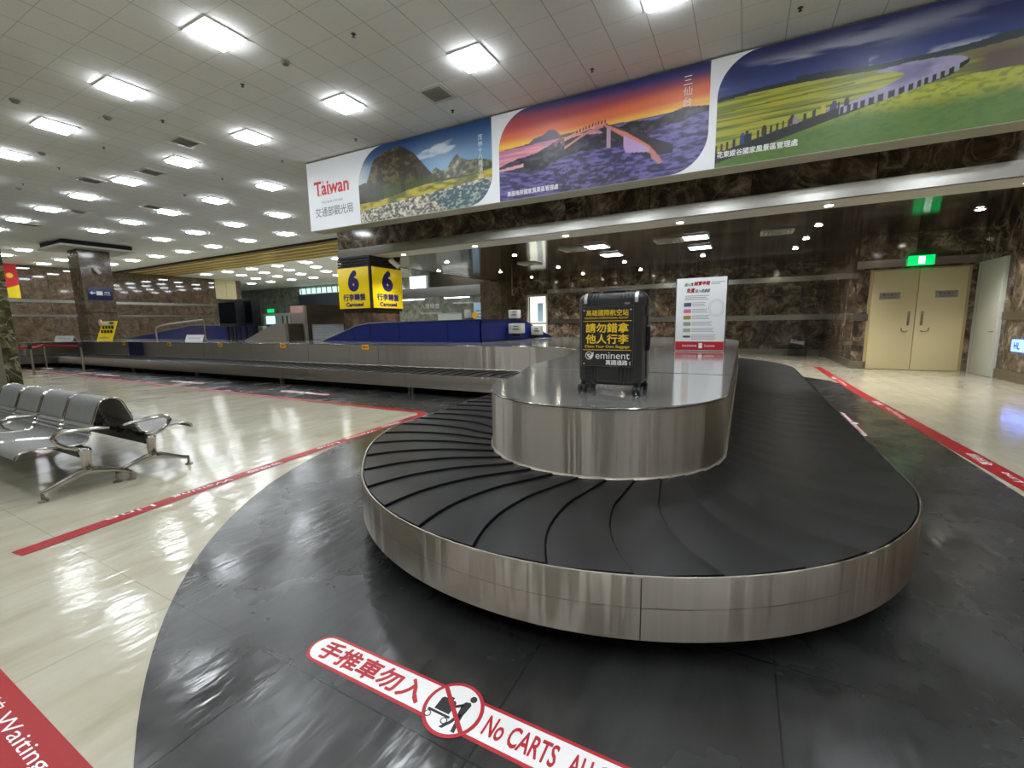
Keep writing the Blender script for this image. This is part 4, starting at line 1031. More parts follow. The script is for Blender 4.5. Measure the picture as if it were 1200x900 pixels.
# yellow notice board
t = thing('notice_board', 'yellow notice board leaning on the far island before the tan pillar', 'notice', (-23.6, 8.2, ZI))
bm = nb(); add_prism(bm, [(-24.45, 0), (-23.05, 0), (-22.6, 0.80), (-23.9, 0.80)], 0, 0.03, lambda a, b, h: (a, 8.2 + h + b * 0.12, ZI + b)); bd = obj('board', bm, M['yellow'], t, smooth=False)
bm = nb()
for q in range(2):
    for k in range(4): add_box(bm, (-23.9 + 0.28 * k + 0.1 * q, 8.19 + 0.12 * (0.38 + 0.17 * q), ZI + 0.38 + 0.17 * q), (0.2, 0.01, 0.13))
obj('item_picture', bm, M['print_black'], bd, smooth=False)
bm = nb(); add_box(bm, (-23.3, 8.18 + 0.085, ZI + 0.71), (0.95, 0.02, 0.12)); obj('white_header', bm, M['print_white'], bd, smooth=False)
bm = nb(); add_box(bm, (-23.7, 8.185 + 0.02, ZI + 0.12), (0.9, 0.01, 0.03)); add_box(bm, (-23.0, 8.185 + 0.085, ZI + 0.72), (0.4, 0.03, 0.09)); obj('text_line', bm, M['print_grey'], bd, smooth=False)
bm = nb(); add_cyl(bm, (-24.0, 8.27, ZI + 0.74), (-24.0, 8.24, ZI + 0.74), 0.14, n=20); obj('round_badge', bm, plain('salmon', (226, 190, 160)), bd)

# blue conveyors
def conveyor(y0, y1, prof, label, seams):
    """prof: x, z of the top edge from left to right"""
    t = thing('feed_conveyor', label, 'conveyor', ((prof[0][0] + prof[-1][0]) / 2, (y0 + y1) / 2, ZI))
    zb = ZI + 0.003
    for nm, a, b in (('front_panel', y0, y0 + 0.03), ('back_panel', y1 - 0.03, y1)):
        bm = nb(); add_prism(bm, [(prof[0][0], zb)] + [(x, max(z, zb + 0.004)) for x, z in prof] + [(prof[-1][0], zb)], a, b, lambda p, q, h: (p, h, q)); obj(nm, bm, M['blue'], t, smooth=False)
    bm = nb(); rows = [[(x, y0 + 0.03, z - 0.10), (x, y1 - 0.03, z - 0.10)] for x, z in prof if z - 0.10 > zb]
    add_grid(bm, rows); obj('belt', bm, M['black'], t, smooth=False)
    bm = nb()
    for (xa, za), (xb, zb_) in zip(prof, prof[1:]):
        add_tube(bm, [(xa, y0 - 0.006, za - 0.01), (xb, y0 - 0.006, zb_ - 0.01)], 0.018, 4)
    for x in seams:
        z = float(np.interp(x, [p[0] for p in prof], [p[1] for p in prof])); add_box(bm, (x, y0 - 0.003, (zb + z) / 2), (0.03, 0.008, z - zb - 0.01))
    obj('edge_trim', bm, M['blue_dark'], t, smooth=False)
    return t
cv = conveyor(9.0, 9.85, [(-11.25, 0.955), (-9.85, 1.38), (-9.25, 1.47), (-5.6, 1.50)], 'blue sided feed conveyor on the island under the yellow number signs', (-9.9, -9.25, -8.2, -6.6))
fe = lambda a, b, h: (-5.6 + 0.2069 * a - h, 9.0 + a, b)
bm = nb(); add_prism(bm, [(0, 0.957), (0, 1.50), (1.3, 1.50), (1.75, 1.44), (2.95, 0.975), (2.95, 0.957)], 0, 0.04, fe); obj('end_panel', bm, M['blue'], cv, smooth=False)
bm = nb(); add_prism(bm, [(0, 1.44), (0, 1.50), (1.3, 1.50), (1.75, 1.44), (1.75, 1.40), (1.3, 1.44)], -0.012, 0, fe); add_prism(bm, [(0, 0.957), (0, 1.0), (2.8, 1.0), (2.95, 0.957)], -0.012, 0, fe); obj('edge_trim', bm, M['blue_dark'], cv, smooth=False)
bm = nb(); add_grid(bm, [[(-5.62, 9.05, 1.42), (-6.2, 9.05, 1.42)], [(-5.33, 10.4, 1.42), (-5.9, 10.4, 1.42)], [(-5.05, 11.8, 0.97), (-5.6, 11.8, 0.97)]]); obj('belt', bm, M['black'], cv, smooth=False)
conveyor(10.05, 11.0, [(-26.6, 0.96), (-20.6, 1.53), (-13.9, 1.47), (-13.85, 0.96)], 'blue sided feed conveyor on the far island behind the railing', (-19.6, -15.4, -14.6))
bm = nb(); add_box(bm, (-19.47, 7.587, 0.72), (1.05, 0.02, 0.46)); ch = obj('chute_mouth', bm, M['blue'], car, smooth=False)
bm = nb()
for k in range(6): add_box(bm, (-19.9 + 0.17 * k, 7.573, 0.70), (0.15, 0.006, 0.48))
obj('rubber_curtain', bm, M['blue_dark'], ch, smooth=False)
def control_box(x, y, z, s, label, foot=True):
    t = thing('control_box', label, 'control box', (x, y, z - s[2] / 2))
    bm = nb(); add_box(bm, (x, y, z), s, 0.01); obj('case', bm, M['grey_box'], t)
    bm = nb(); add_box(bm, (x + s[0] * 0.1, y - s[1] / 2 - 0.004, z - 0.02), (s[0] * 0.5, 0.01, 0.025)); add_box(bm, (x + s[0] * 0.1, y - s[1] / 2 - 0.004, z + 0.05), (s[0] * 0.4, 0.01, 0.02)); obj('switch_strip', bm, M['print_black'], t, smooth=False)
    if not foot: return
    bm = nb(); add_box(bm, (x, y + 0.02, z - s[2] / 2 - 0.04), (s[0] * 0.6, s[1] * 0.5, 0.08)); obj('bracket', bm, M['black'], t, smooth=False)
control_box(-5.16, 10.02, 1.26, (0.36, 0.24, 0.25), 'larger grey control box on the front of the blue conveyor')
control_box(-5.0, 10.93, 1.19, (0.28, 0.2, 0.24), 'smaller grey control box near the sloping end of the blue conveyor')
control_box(-5.36, 10.3, 1.63, (0.27, 0.2, 0.22), 'grey control box standing on top of the blue conveyor end', False)
control_box(-15.7, 9.968, 1.32, (0.42, 0.16, 0.25), 'grey control box on the far blue conveyor beside the black monitors')

# flight information monitors
def monitor(x0, x1, y, z0, z1, label):
    t = thing('information_monitor', label, 'monitor', ((x0 + x1) / 2, y, ZI))
    bm = nb(); add_box(bm, ((x0 + x1) / 2, y, (z0 + z1) / 2), (x1 - x0, 0.3, z1 - z0), 0.02); obj('cabinet', bm, M['black_metal'], t)
    bm = nb(); add_box(bm, ((x0 + x1) / 2, y - 0.152, (z0 + z1) / 2 + 0.02), (x1 - x0 - 0.12, 0.008, z1 - z0 - 0.16)); obj('screen', bm, plain('dark_screen', (16, 18, 24), 0.15), t, smooth=False)
    bm = nb(); add_box(bm, ((x0 + x1) / 2, y, z1 + 0.012), (x1 - x0 + 0.02, 0.32, 0.03), 0.005); obj('hood', bm, M['black'], t)
    for dx in (0.3, 0.72):
        for dy in (-0.08, 0.08):
            bm = nb(); add_box(bm, (x0 + (x1 - x0) * dx, y + dy, (z0 + ZI) / 2), (0.12, 0.06, z0 - ZI)); obj('leg', bm, M['black'], t, smooth=False)
monitor(-16.7, -15.6, 9.2, 1.45, 2.34, 'black display cabinet on legs, the left and nearer of the two')
monitor(-16.3, -15.42, 9.66, 1.47, 2.40, 'black display cabinet on legs, the right one standing further back')

# railing on the far island
t = thing('railing', 'bent pale tubular railing on the far island beside the blue conveyor', 'railing', (-20.5, 9, ZI))
bm = nb(); add_tube(bm, [(-21.2, 9, ZI), (-21.2, 9, 1.40), (-21.1, 9, 1.47), (-20.9, 9, 1.51), (-20.0, 9, 1.60), (-17.6, 9, 1.70)], 0.035, 8); obj('rail', bm, M['steel_base'], t)
for x in (-17.6,):
    bm = nb(); add_tube(bm, [(x, 9.0, ZI), (x, 9.0, 1.67)], 0.025, 8); obj('post', bm, M['steel_base'], t)
# sloped cover and shutter housing
t = thing('sloped_cover', 'grey metal wedge cover beside the shutter housing', 'cover', (-14, 9.3, ZI))
bm = nb(); add_prism(bm, [(-15.0, ZI + 0.004), (-13.3, 1.5), (-12.75, 1.5), (-12.75, ZI + 0.004)], 8.85, 9.35, lambda a, b, h: (a, h, b)); obj('body', bm, M['housing'], t, smooth=False)
bm = nb(); add_box(bm, (-12.72, 9.2, 1.22), (0.05, 0.5, 0.54)); obj('end_plate', bm, M['housing_dark'], t, smooth=False)
t = thing('conveyor_housing', 'tall grey and brown conveyor housing with a white roller shutter', 'conveyor housing', (-13, 10.3, ZI))
bm = nb(); add_box(bm, (-12.99, 9.55, 1.52), (0.66, 0.12, 1.12), 0.004); obj('front_sheet', bm, M['housing'], t)
bm = nb(); add_box(bm, (-12.99, 9.485, 1.95), (0.6, 0.01, 0.22)); obj('pink_notice', bm, plain('pale_red', (204, 158, 148)), t, smooth=False)
bm = nb(); add_box(bm, (-12.68, 10.45, 1.78), (0.06, 1.7, 0.62), 0.004); add_box(bm, (-12.68, 9.68, 1.22), (0.06, 0.14, 0.54)); add_box(bm, (-12.68, 11.2, 1.22), (0.06, 0.2, 0.54)); obj('side_sheet', bm, M['housing_dark'], t)
bm = nb()
for k in range(9): add_box(bm, (-12.70, 10.42, ZI + 0.035 + 0.058 * k), (0.03, 1.34, 0.052), 0.006, seg=1)
obj('roller_shutter', bm, M['shutter'], t)
bm = nb(); add_box(bm, (-13.0, 10.4, 2.10), (0.68, 1.8, 0.05)); obj('roof_sheet', bm, M['housing_dark'], t, smooth=False)

# yellow number signs round the pillar
t = thing('carousel_number_sign', 'yellow two-faced number 6 sign box wrapped round the dark pillar', 'sign', (-10.75, 10.55, 1.93))
x0, x1, y0, y1, z0, z1 = -11.42, -10.07, 9.92, 11.26, 1.93, 3.17
bm = nb(); add_box(bm, ((x0 + x1) / 2, y0 - 0.02, (z0 + z1) / 2), (x1 - x0, 0.05, z1 - z0), 0.004); fa = obj('front_face', bm, M['yellow'], t)
bm = nb(); add_box(bm, (x1 + 0.02, (y0 + y1) / 2, (z0 + z1) / 2), (0.05, y1 - y0, z1 - z0), 0.004); fb = obj('side_face', bm, M['yellow'], t)
for q, (face, cen, ax) in enumerate(((fa, Vector(((x0 + x1) / 2, y0 - 0.047, 0)), X_), (fb, Vector((x1 + 0.047, (y0 + y1) / 2, 0)), Y_))):
    text('6', cen + Z_ * 2.77, ax, Z_, M['navy'], face, w=0.48, h=0.66, bold=0.07)
    text('行李轉盤', cen + Z_ * 2.27, ax, Z_, M['navy'], face, w=0.96, h=0.22, bold=0.04)
    text('Carousel', cen + Z_ * 2.05, ax, Z_, M['navy'], face, w=0.76, h=0.13, bold=0.06)
bm = nb()
for k in range(4): add_box(bm, ((x0 + x1) / 2, (y0 + y1) / 2, 3.21 + 0.085 * k), (x1 - x0 + 0.02, y1 - y0 + 0.02, 0.06))
obj('louvre_top', bm, M['black_metal'], t, smooth=False)
bm = nb(); add_box(bm, (x1 + 0.02, y0 - 0.02, (z0 + z1) / 2), (0.07, 0.07, z1 - z0 + 0.02)); add_box(bm, ((x0 + x1) / 2, (y0 + y1) / 2, z0 - 0.05), (x1 - x0, y1 - y0, 0.07)); obj('corner_post', bm, M['black'], t, smooth=False)
# cctv
def cctv(p, d, label):
    p = Vector(p); d = Vector(d).normalized()
    t = thing('security_camera', label, 'security camera', p)
    bm = nb(); add_tube(bm, [p - d * 0.19, p - d * 0.17, p + d * 0.16, p + d * 0.19], [0.05, 0.075, 0.075, 0.065], 12); obj('housing', bm, M['white'], t)
    bm = nb(); add_cyl(bm, p + d * 0.188, p + d * 0.196, 0.045, n=12); obj('lens', bm, M['black'], t)
    bm = nb(); add_tube(bm, [p, p + Vector((0, 0, 0.1)), p + Vector((-0.08, 0, 0.18))], 0.018, 6); obj('bracket', bm, M['white'], t)
cctv((-9.82, 10.72, 3.32), (0.5, 0.55, -0.6), 'white security camera above the yellow number signs')
cctv((-29.25, 10.25, 4.36), (0.6, 0.3, -0.7), 'white security camera high on the far tan pillar')
# navy direction sign
t = thing('direction_sign', 'navy direction sign with a white left arrow on the far tan pillar', 'sign', (-29.4, 10.3, 2.95))
bm = nb(); add_box(bm, (-29.42, 10.28, 3.26), (0.05, 0.98, 0.64), 0.004); bd = obj('board', bm, M['navy_sign'], t)
bm = nb(); fm = lambda a, b, h: (h, 10.28 + a, 3.26 + b)
add_prism(bm, [(-0.42, 0.02), (-0.31, 0.12), (-0.31, 0.05), (-0.2, 0.05), (-0.2, -0.01), (-0.31, -0.01), (-0.31, -0.08)], -29.394, -29.388, fm); obj('arrow', bm, M['print_white'], bd, smooth=False)
bm = nb(); add_box(bm, (-29.391, 10.25, 3.27), (0.006, 0.25, 0.2)); obj('pictogram', bm, M['print_white'], bd, smooth=False)
text('轉機', (-29.391, 10.56, 3.31), Y_, Z_, M['print_white'], bd, w=0.22, h=0.1); text('Transfer', (-29.391, 10.56, 3.2), Y_, Z_, M['print_white'], bd, w=0.28, h=0.06)
bm = nb(); add_box(bm, (-29.445, 10.02, 1.17), (0.02, 0.09, 0.11)); o = obj('wall_switch', bm, M['white'], smooth=False); tag(o, 'tiny white switch plate low on the far tan pillar', 'switch')
# banner on the left wall
t = thing('hanging_banner', 'red and yellow vertical banner high on the far left wall', 'banner', (-41.9, 10, 3.5))
bm = nb(); add_box(bm, (-41.93, 9.95, 4.85), (0.04, 1.3, 1.7)); obj('red_cloth', bm, plain('banner_red', (200, 30, 40), 0.6), t, smooth=False)
bm = nb(); add_prism(bm, [(9.3, 3.55), (10.6, 3.55), (10.6, 4.4), (9.3, 3.85)], -41.91, -41.895, lambda a, b, h: (h, a, b)); obj('yellow_cloth', bm, plain('banner_yellow', (244, 216, 20), 0.6), t, smooth=False)
bm = nb(); add_cyl(bm, (-41.905, 10.25, 4.98), (-41.89, 10.25, 4.98), 0.16, n=16); obj('emblem', bm, M['yellow_sticker'], t)
bm = nb(); add_box(bm, (-41.95, 23.6, 4.86), (0.08, 1.8, 1.72), 0.004); o = obj('wall_hatch', bm, M['cream']); tag(o, 'cream double hatch high on the far end of the left wall', 'hatch')
bm = nb(); add_box(bm, (-41.9, 23.6, 4.9), (0.02, 0.03, 1.4)); obj('hatch_joint', bm, M['cream_dark'], o, smooth=False)

# stanchions
def stanchion(x, y, label):
    t = thing('barrier_post', label, 'barrier post', (x, y, 0))
    bm = nb(); add_lathe(bm, [(0.17, 0.004), (0.175, 0.012), (0.16, 0.03), (0.05, 0.045)], (x, y, 0), 24); obj('base', bm, M['steel_base'], t)
    bm = nb(); add_cyl(bm, (x, y, 0.04), (x, y, 0.9), 0.032, n=14); obj('post', bm, M['steel_base'], t)
    bm = nb(); add_lathe(bm, [(0.04, 0.86), (0.045, 0.88), (0.045, 0.96), (0.03, 0.98)], (x, y, 0), 16); obj('belt_head', bm, M['black'], t)
    return t
S1 = stanchion(-19.2, 4.86, 'barrier post with a red belt, nearest to the seats'); S2 = stanchion(-22.9, 6.15, 'barrier post with a red belt, furthest to the left behind'); S3 = stanchion(-18.85, 5.9, 'barrier post with a red belt, right beside the carousel')
def belt(parent, a, b, sag=0.03):
    bm = nb(); rows = []
    for k in range(9):
        u = k / 8; p = Vector(a).lerp(Vector(b), u) - Z_ * sag * 4 * u * (1 - u); rows.append([(p.x, p.y, p.z - 0.03), (p.x, p.y, p.z + 0.03)])
    add_grid(bm, rows); r = [[(x + 0.003, y + 0.003, z) for x, y, z in q] for q in rows]; add_grid(bm, r); obj('red_belt', bm, M['belt_red'], parent, smooth=False)
belt(S1, (-19.2, 4.86, 0.92), (-22.9, 6.15, 0.92)); belt(S2, (-22.9, 6.15, 0.92), (-18.85, 5.9, 0.92)); belt(S1, (-19.2, 4.86, 0.90), (-20.8, 4.7, 0.9), 0.01)

# clear leaflet box on the floor
t = thing('leaflet_box', 'clear acrylic box on the floor by the back marble corner', 'box', (1.8, 19.5, 0))
bm = nb(); add_box(bm, (1.55, 19.5, 0.31), (0.012, 0.35, 0.62)); add_box(bm, (2.1, 19.5, 0.31), (0.012, 0.35, 0.62)); add_box(bm, (1.825, 19.33, 0.2), (0.55, 0.012, 0.4)); add_box(bm, (1.825, 19.67, 0.31), (0.55, 0.012, 0.62)); add_box(bm, (1.825, 19.5, 0.01), (0.55, 0.34, 0.012)); obj('clear_walls', bm, M['acrylic'], t, smooth=False)
bm = nb(); add_box(bm, (1.825, 19.66, 0.5), (0.45, 0.012, 0.14), rot=Matrix.Rotation(0.2, 3, 'Y')); obj('notice', bm, M['board_white'], t, smooth=False)
bm = nb(); add_box(bm, (1.82, 19.64, 0.55), (0.3, 0.01, 0.03)); obj('red_print', bm, M['red_print'], t, smooth=False)

# immigration hall behind the blue conveyor
t = thing('inspection_counter', 'white inspection counter behind the blue conveyor', 'counter', (-14.6, 20.6, 0))
bm = nb(); add_box(bm, (-14.75, 20.62, 0.98), (1.65, 0.5, 1.96), 0.01); obj('front_panel', bm, M['counter'], t)
bm = nb(); add_box(bm, (-14.75, 20.62, 1.99), (1.75, 0.6, 0.06), 0.01); obj('counter_top', bm, M['grey_box'], t)
t = thing('counter_screen', 'small white and dark screen at the right end of the counter', 'screen', (-13.6, 20.6, 0))
bm = nb(); add_box(bm, (-13.55, 20.6, 0.85), (0.35, 0.3, 1.7), 0.01); obj('stand', bm, M['black_metal'], t)
bm = nb(); add_box(bm, (-13.62, 20.55, 1.95), (0.42, 0.12, 0.46), 0.02); obj('display', bm, M['white'], t)
t = thing('poster_panel', 'pale blue lit poster panel left of the mottled brown pillar', 'poster', (-12.9, 20.7, 0))
bm = nb(); add_box(bm, (-12.85, 20.75, 1.3), (1.0, 0.06, 2.5), 0.005); bd = obj('panel', bm, M['poster_blue'], t)
bm = nb()
for k in range(4): add_box(bm, (-12.95, 20.715, 2.1 - 0.18 * k), (0.5, 0.006, 0.04))
obj('text_line', bm, plain('poster_navy', (60, 80, 130)), bd, smooth=False)
t = thing('wall_lettering', 'white raised lettering on the dark wall above the counter', 'lettering', (-17.6, 23.38, 2.5))
text('入境檢查', (-18.5, 23.37, 2.6), X_, Z_, M['print_white'], t, w=1.6, h=0.34); text('Immigration', (-18.4, 23.37, 2.12), X_, Z_, M['print_white'], t, w=1.7, h=0.2)
t = thing('tube_light', 'white tube light under the steel canopy near the brown pillar', 'tube light', (-14.4, 20.7, 2.9))
bm = nb(); add_box(bm, (-14.5, 20.75, 2.92), (1.7, 0.25, 0.06), 0.01); obj('case', bm, M['white'], t)
bm = nb(); add_box(bm, (-14.5, 20.75, 2.88), (1.6, 0.2, 0.03)); obj('tube', bm, M['panel_glow'], t, smooth=False)
t2 = dup(t, (-17.6, 20.7, 2.9), 'white tube light under the steel canopy behind the yellow sign')
t = thing('light_box', 'bright white light box above the steel canopy', 'light box', (-18, 22, 3.5))
bm = nb(); add_box(bm, (-18.2, 22.0, 3.96), (1.3, 0.2, 0.92), 0.01); obj('case', bm, M['white'], t)
bm = nb(); add_box(bm, (-18.2, 21.89, 3.95), (1.24, 0.02, 0.8)); obj('lit_face', bm, M['boxglow'], t, smooth=False)
t = thing('warning_lamp', 'small yellow round sign on a stem at the blue conveyor back', 'sign', (-6.6, 9.9, ZI))
bm = nb(); add_cyl(bm, (-6.35, 9.92, ZI), (-6.35, 9.92, 1.56), 0.02, n=8); obj('stem', bm, M['grey_box'], t)
bm = nb(); add_cyl(bm, (-6.35, 9.90, 1.62), (-6.35, 9.94, 1.62), 0.09, n=18); obj('disc', bm, M['yellow_sticker'], t)

# ------------------------------------------------------------------ back-to-back seats
t0 = thing('airport_seating', 'grey perforated steel back-to-back seating row with chrome arms, left of the carousel', 'seating', (-6.4, 1.745, 0))
PA = [(1.105, 0.372), (1.112, 0.398), (1.14, 0.422), (1.20, 0.434), (1.28, 0.428), (1.38, 0.412), (1.46, 0.402), (1.515, 0.405), (1.545, 0.422), (1.562, 0.450)]
for k in range(1, 21):
    u = k / 20; rib = 0.009 * math.sin(u * PI * 14) * (1 if u < 0.45 else 0)
    PA.append((1.562 + 0.085 * u ** 1.05 - rib, 0.450 + 0.255 * u))
PA += [(1.657, 0.730), (1.671, 0.752), (1.690, 0.769), (1.714, 0.780), (1.742, 0.784)]
def mirror(p, side): return (p[0] if side < 0 else 3.49 - p[0], p[1])
XS = [-5.10 - 0.652 * k for k in range(5)]
for side in (-1, 1):
    for k in range(4):
        xa, xb = XS[k] - 0.014, XS[k + 1] + 0.014
        bm = nb(); pr = [mirror(p, side) for p in PA]
        def thick(pr, d):
            o = []
            for i, p in enumerate(pr):
                a = Vector(pr[max(i - 1, 0)]); b = Vector(pr[min(i + 1, len(pr) - 1)]); q = (b - a).normalized(); o.append((p[0] + q.y * d, p[1] - q.x * d))
            return o
        p2 = thick(pr, 0.008 * (1 if side < 0 else -1))
        xs = np.linspace(xa, xb, 5)
        add_grid(bm, [[(x, y, z) for x in xs] for y, z in pr]); add_grid(bm, [[(x, y, z) for x in xs] for y, z in p2])
        add_grid(bm, [[(xa, *a), (xa, *b)] for a, b in zip(pr, p2)]); add_grid(bm, [[(xb, *a), (xb, *b)] for a, b in zip(pr, p2)])
        st = obj('seat_shell', bm, M['seat'], t0, angle=60)
        for x in (xa - 0.004, xb + 0.004):
            bm = nb(); add_tube(bm, [(x, y, z) for y, z in pr], 0.009, 8); obj('edge_tube', bm, M['chrome'], st)
    yb_ = 1.505 if side < 0 else 1.985
    bm = nb(); add_box(bm, (-6.4, yb_, 0.335), (2.62, 0.07, 0.08), 0.006); obj('beam', bm, M['black_metal'], t0)
    bm = nb()
    for k in range(4):
        for dx in (0.2, 0.45): add_box(bm, (XS[k] - dx, yb_, 0.385), (0.05, 0.16, 0.03), 0.004); add_cyl(bm, (XS[k] - dx, yb_ + side * -0.07, 0.40), (XS[k] - dx, yb_ + side * -0.07, 0.43), 0.03, n=10)
    obj('seat_bracket', bm, M['black'], t0)
    s_ = -1 if side < 0 else 1
    def yy(d): return yb_ + s_ * d        # d: outward (towards the seat front)
    for x in (XS[0] + 0.05, XS[4] - 0.05):
        bm = nb()
        add_tube(bm, [(x, yb_, 0.375), (x, yb_, 0.36), (x, yb_, 0.29), (x, yb_, 0.22), (x, yb_, 0.185), (x, yb_, 0.16)], [0.035, 0.046, 0.036, 0.036, 0.042, 0.028], 12)
        lg = obj('leg_post', bm, M['chrome'], t0)
        for d1, pts in ((0.29, [(0, .175), (0.06, .165), (0.15, .13), (0.24, .095), (0.30, .075)]), (-0.29, [(0, .175), (-0.06, .165), (-0.15, .14), (-0.24, .105), (-0.285, .075)])):
            dx = 0.018 if (d1 < 0) == (side < 0) else -0.018
            dx = dx if d1 < 0 else 0
            bm = nb(); add_tube(bm, [(x + dx * (abs(d) / 0.285), yy(d), z) for d, z in pts], [0.036, 0.032, 0.024, 0.019, 0.018], 10); ft = obj('leg_foot', bm, M['chrome'], lg)
            d, z = pts[-1]
            bm = nb(); add_cyl(bm, (x + dx, yy(d), 0.08), (x + dx, yy(d), 0.02), 0.012, n=10); add_lathe(bm, [(0.034, 0.002), (0.036, 0.01), (0.02, 0.02)], (x + dx, yy(d), 0), 16); obj('glide', bm, M['steel_base'], t0)
    for x in (XS[0] + 0.035, XS[2], XS[4] - 0.035):
        if side > 0 and x == XS[2]: pass
        top = [(-0.19, 0.520), (-0.10, 0.536), (0.02, 0.545), (0.12, 0.545), (0.165, 0.530), (0.182, 0.500), (0.165, 0.455), (0.12, 0.415), (0.06, 0.385), (0.01, 0.368), (-0.02, 0.362)]
        bm = nb(); add_tube(bm, [(x, yy(d), z) for d, z in top], [0.014, 0.018, 0.02, 0.02, 0.02, 0.019, 0.018, 0.018, 0.019, 0.022, 0.022], 10); obj('armrest', bm, M['chrome'], t0)

# ------------------------------------------------------------------ ceiling lights and fittings
def in_view(x, y, z):
    v = Vector((x, y, z - 1.4)); d = v.dot(fwd)
    if d < 0.2: return False
    f = 15.2757 / 36 * 1200
    return -60 < 600 + f * v.dot(right) / d < 1260 and -60 < 450 + f * v.dot(down) / d < 960
def make_light(label):
    t = thing('ceiling_light', label, 'ceiling light', (0, 0, 0), 'square louvred ceiling lights')
    bm = nb()
    for a, b, sx, sy in ((0, 0.285, 0.6, 0.03), (0, -0.285, 0.6, 0.03), (0.285, 0, 0.03, 0.54), (-0.285, 0, 0.03, 0.54)): add_box(bm, (a, b, -0.010), (sx, sy, 0.02))
    obj('frame', bm, M['white'], t, smooth=False)
    bm = nb(); add_box(bm, (0, 0, -0.030), (0.50, 0.50, 0.056)); obj('lamp', bm, M['lamp'], t, smooth=False)
    bm = nb()
    for k in range(1, 6): add_box(bm, (0, -0.27 + 0.09 * k, -0.060), (0.50, 0.004, 0.010))
    for k in range(1, 4): add_box(bm, (-0.27 + 0.135 * k, 0, -0.060), (0.004, 0.50, 0.010))
    obj('louvre', bm, M['silver'], t, smooth=False)
    return t
proto = None
rows = [(6.64, 'in the row nearest the billboard'), (4.26, 'in the second row from the billboard'), (1.87, 'in the third row from the billboard'), (-0.52, 'in the fourth row from the billboard'), (-2.9, 'in the fifth row from the billboard'), (9.03, 'in the first row past the left billboard end'), (11.41, 'in the second row past the left billboard end'), (13.75, 'in the third row past the left billboard end')]
places = []
for y, where in rows:
    k = 0
    for i in range(-2, 14):
        x = -1.15 - 3.0 * i
        if y > 8 and x > -12.5: continue
        if abs(x + 29.95) < 2.2 and abs(y - 10.25) < 2.2: continue
        near_ = x > -11 and y < 8
        if not near_ and not in_view(x, y, 5.72): continue
        k += 1; places.append((x, y, 'square ceiling light %s, %s from the right' % (where, ORD[k - 1])))
for q, (y, xs) in enumerate(((20.3, [-38.6 + 3.05 * k for k in range(8)]), (22.2, [-37.0 + 3.05 * k for k in range(8)]), (24.4, [-38.6 + 3.05 * k for k in range(8)]), (26.8, [-43.2 + 3.05 * k for k in range(8)]))):
    for k, x in enumerate(xs): places.append((x, y, 'square ceiling light beyond the gold ceiling band, row %s, %s from the left' % (('one', 'two', 'three', 'four')[q], ORD[k])))
for x, y, lab in places:
    if proto is None: proto = make_light(lab); proto.location = (x, y, 5.72)
    else: dup(proto, (x, y, 5.72), lab)
# downlights in the corridor ceiling
def make_down(label):
    t = thing('downlight', label, 'downlight', (0, 0, 0), 'round downlights in the corridor ceiling')
    bm = nb(); add_lathe(bm, [(0.085, -0.001), (0.095, -0.008), (0.085, -0.014), (0.068, -0.012)], (0, 0, 0), 24); obj('trim_ring', bm, M['white'], t)
    bm = nb(); add_lathe(bm, [(0.066, -0.016), (0.06, -0.02), (0.02, -0.022)], (0, 0, 0), 20); obj('lamp', bm, M['down'], t)
    ld = bpy.data.lights.new('downlight_beam', 'SPOT'); ld.energy = SPOT; ld.spot_size = math.radians(108); ld.spot_blend = 0.6; ld.shadow_soft_size = 0.06; ld.color = (1, 0.97, 0.91)
    lo = bpy.data.objects.new('downlight_beam', ld); C.objects.link(lo); lo.parent = t; lo.location = (0, 0, -0.04)
    return t
pd = None
for q, (y, z, xs) in enumerate(((10.35, 3.49, [3.93, 1.30, -1.33, -3.95, -6.57, -9.1]), (12.45, 3.5, [4.07, 1.40, -6.45, -9.05]), (14.3, 3.5, [1.35, -10.8]), (16.1, 3.5, [1.27, -1.31, -3.9, -6.45, -9.0]), (18.9, 3.5, [-8.9, -6.4, -3.9]))):
    for k, x in enumerate(xs):
        lab = 'round downlight %s from the right, %s' % (ORD[k], ('on the white soffit strip', 'in the first row of the dark ceiling', 'in the second row of the dark ceiling', 'in the third row of the dark ceiling', 'in the last row by the back wall')[q])
        if pd is None: pd = make_down(lab); pd.location = (x, y, z)
        else: dup(pd, (x, y, z), lab)
def make_panel(label):
    t = thing('panel_light', label, 'panel light', (0, 0, 0), 'flat panel lights in the dark ceiling')
    bm = nb(); add_box(bm, (0, 0, -0.012), (0.64, 0.64, 0.024), 0.003); obj('frame', bm, M['white'], t)
    bm = nb(); add_box(bm, (0, 0, -0.026), (0.56, 0.56, 0.006)); obj('glowing_panel', bm, M['panel_glow'], t, smooth=False)
    return t
pp = make_panel('flat panel light above the suitcase, the nearer of its pair'); pp.location = (-3.77, 12.33, 3.5)
dup(pp, (-3.82, 14.06, 3.5), 'flat panel light above the suitcase, the further of its pair')
dup(pp, (-1.2, 12.4, 3.5), 'flat panel light above the white notice, the nearer of its pair')
dup(pp, (-1.24, 14.18, 3.5), 'flat panel light above the white notice, the further of its pair')
def make_diff(label):
    t = thing('air_diffuser', label, 'air diffuser', (0, 0, 0), 'square air diffusers in the dark ceiling')
    for k, (s, nm) in enumerate(((0.64, 'outer_frame'), (0.46, 'middle_vane'), (0.28, 'inner_vane'))):
        bm = nb()
        for a, b, sx, sy in ((0, s / 2, s, 0.06), (0, -s / 2, s, 0.06), (s / 2, 0, 0.06, s), (-s / 2, 0, 0.06, s)): add_box(bm, (a, b, -0.02 - 0.012 * k), (sx, sy, 0.03))
        obj(nm, bm, M['grey_box'], t, smooth=False)
    return t
pp = make_diff('square air diffuser left of the panel lights above the white notice'); pp.location = (-1.87, 12.5, 3.5)
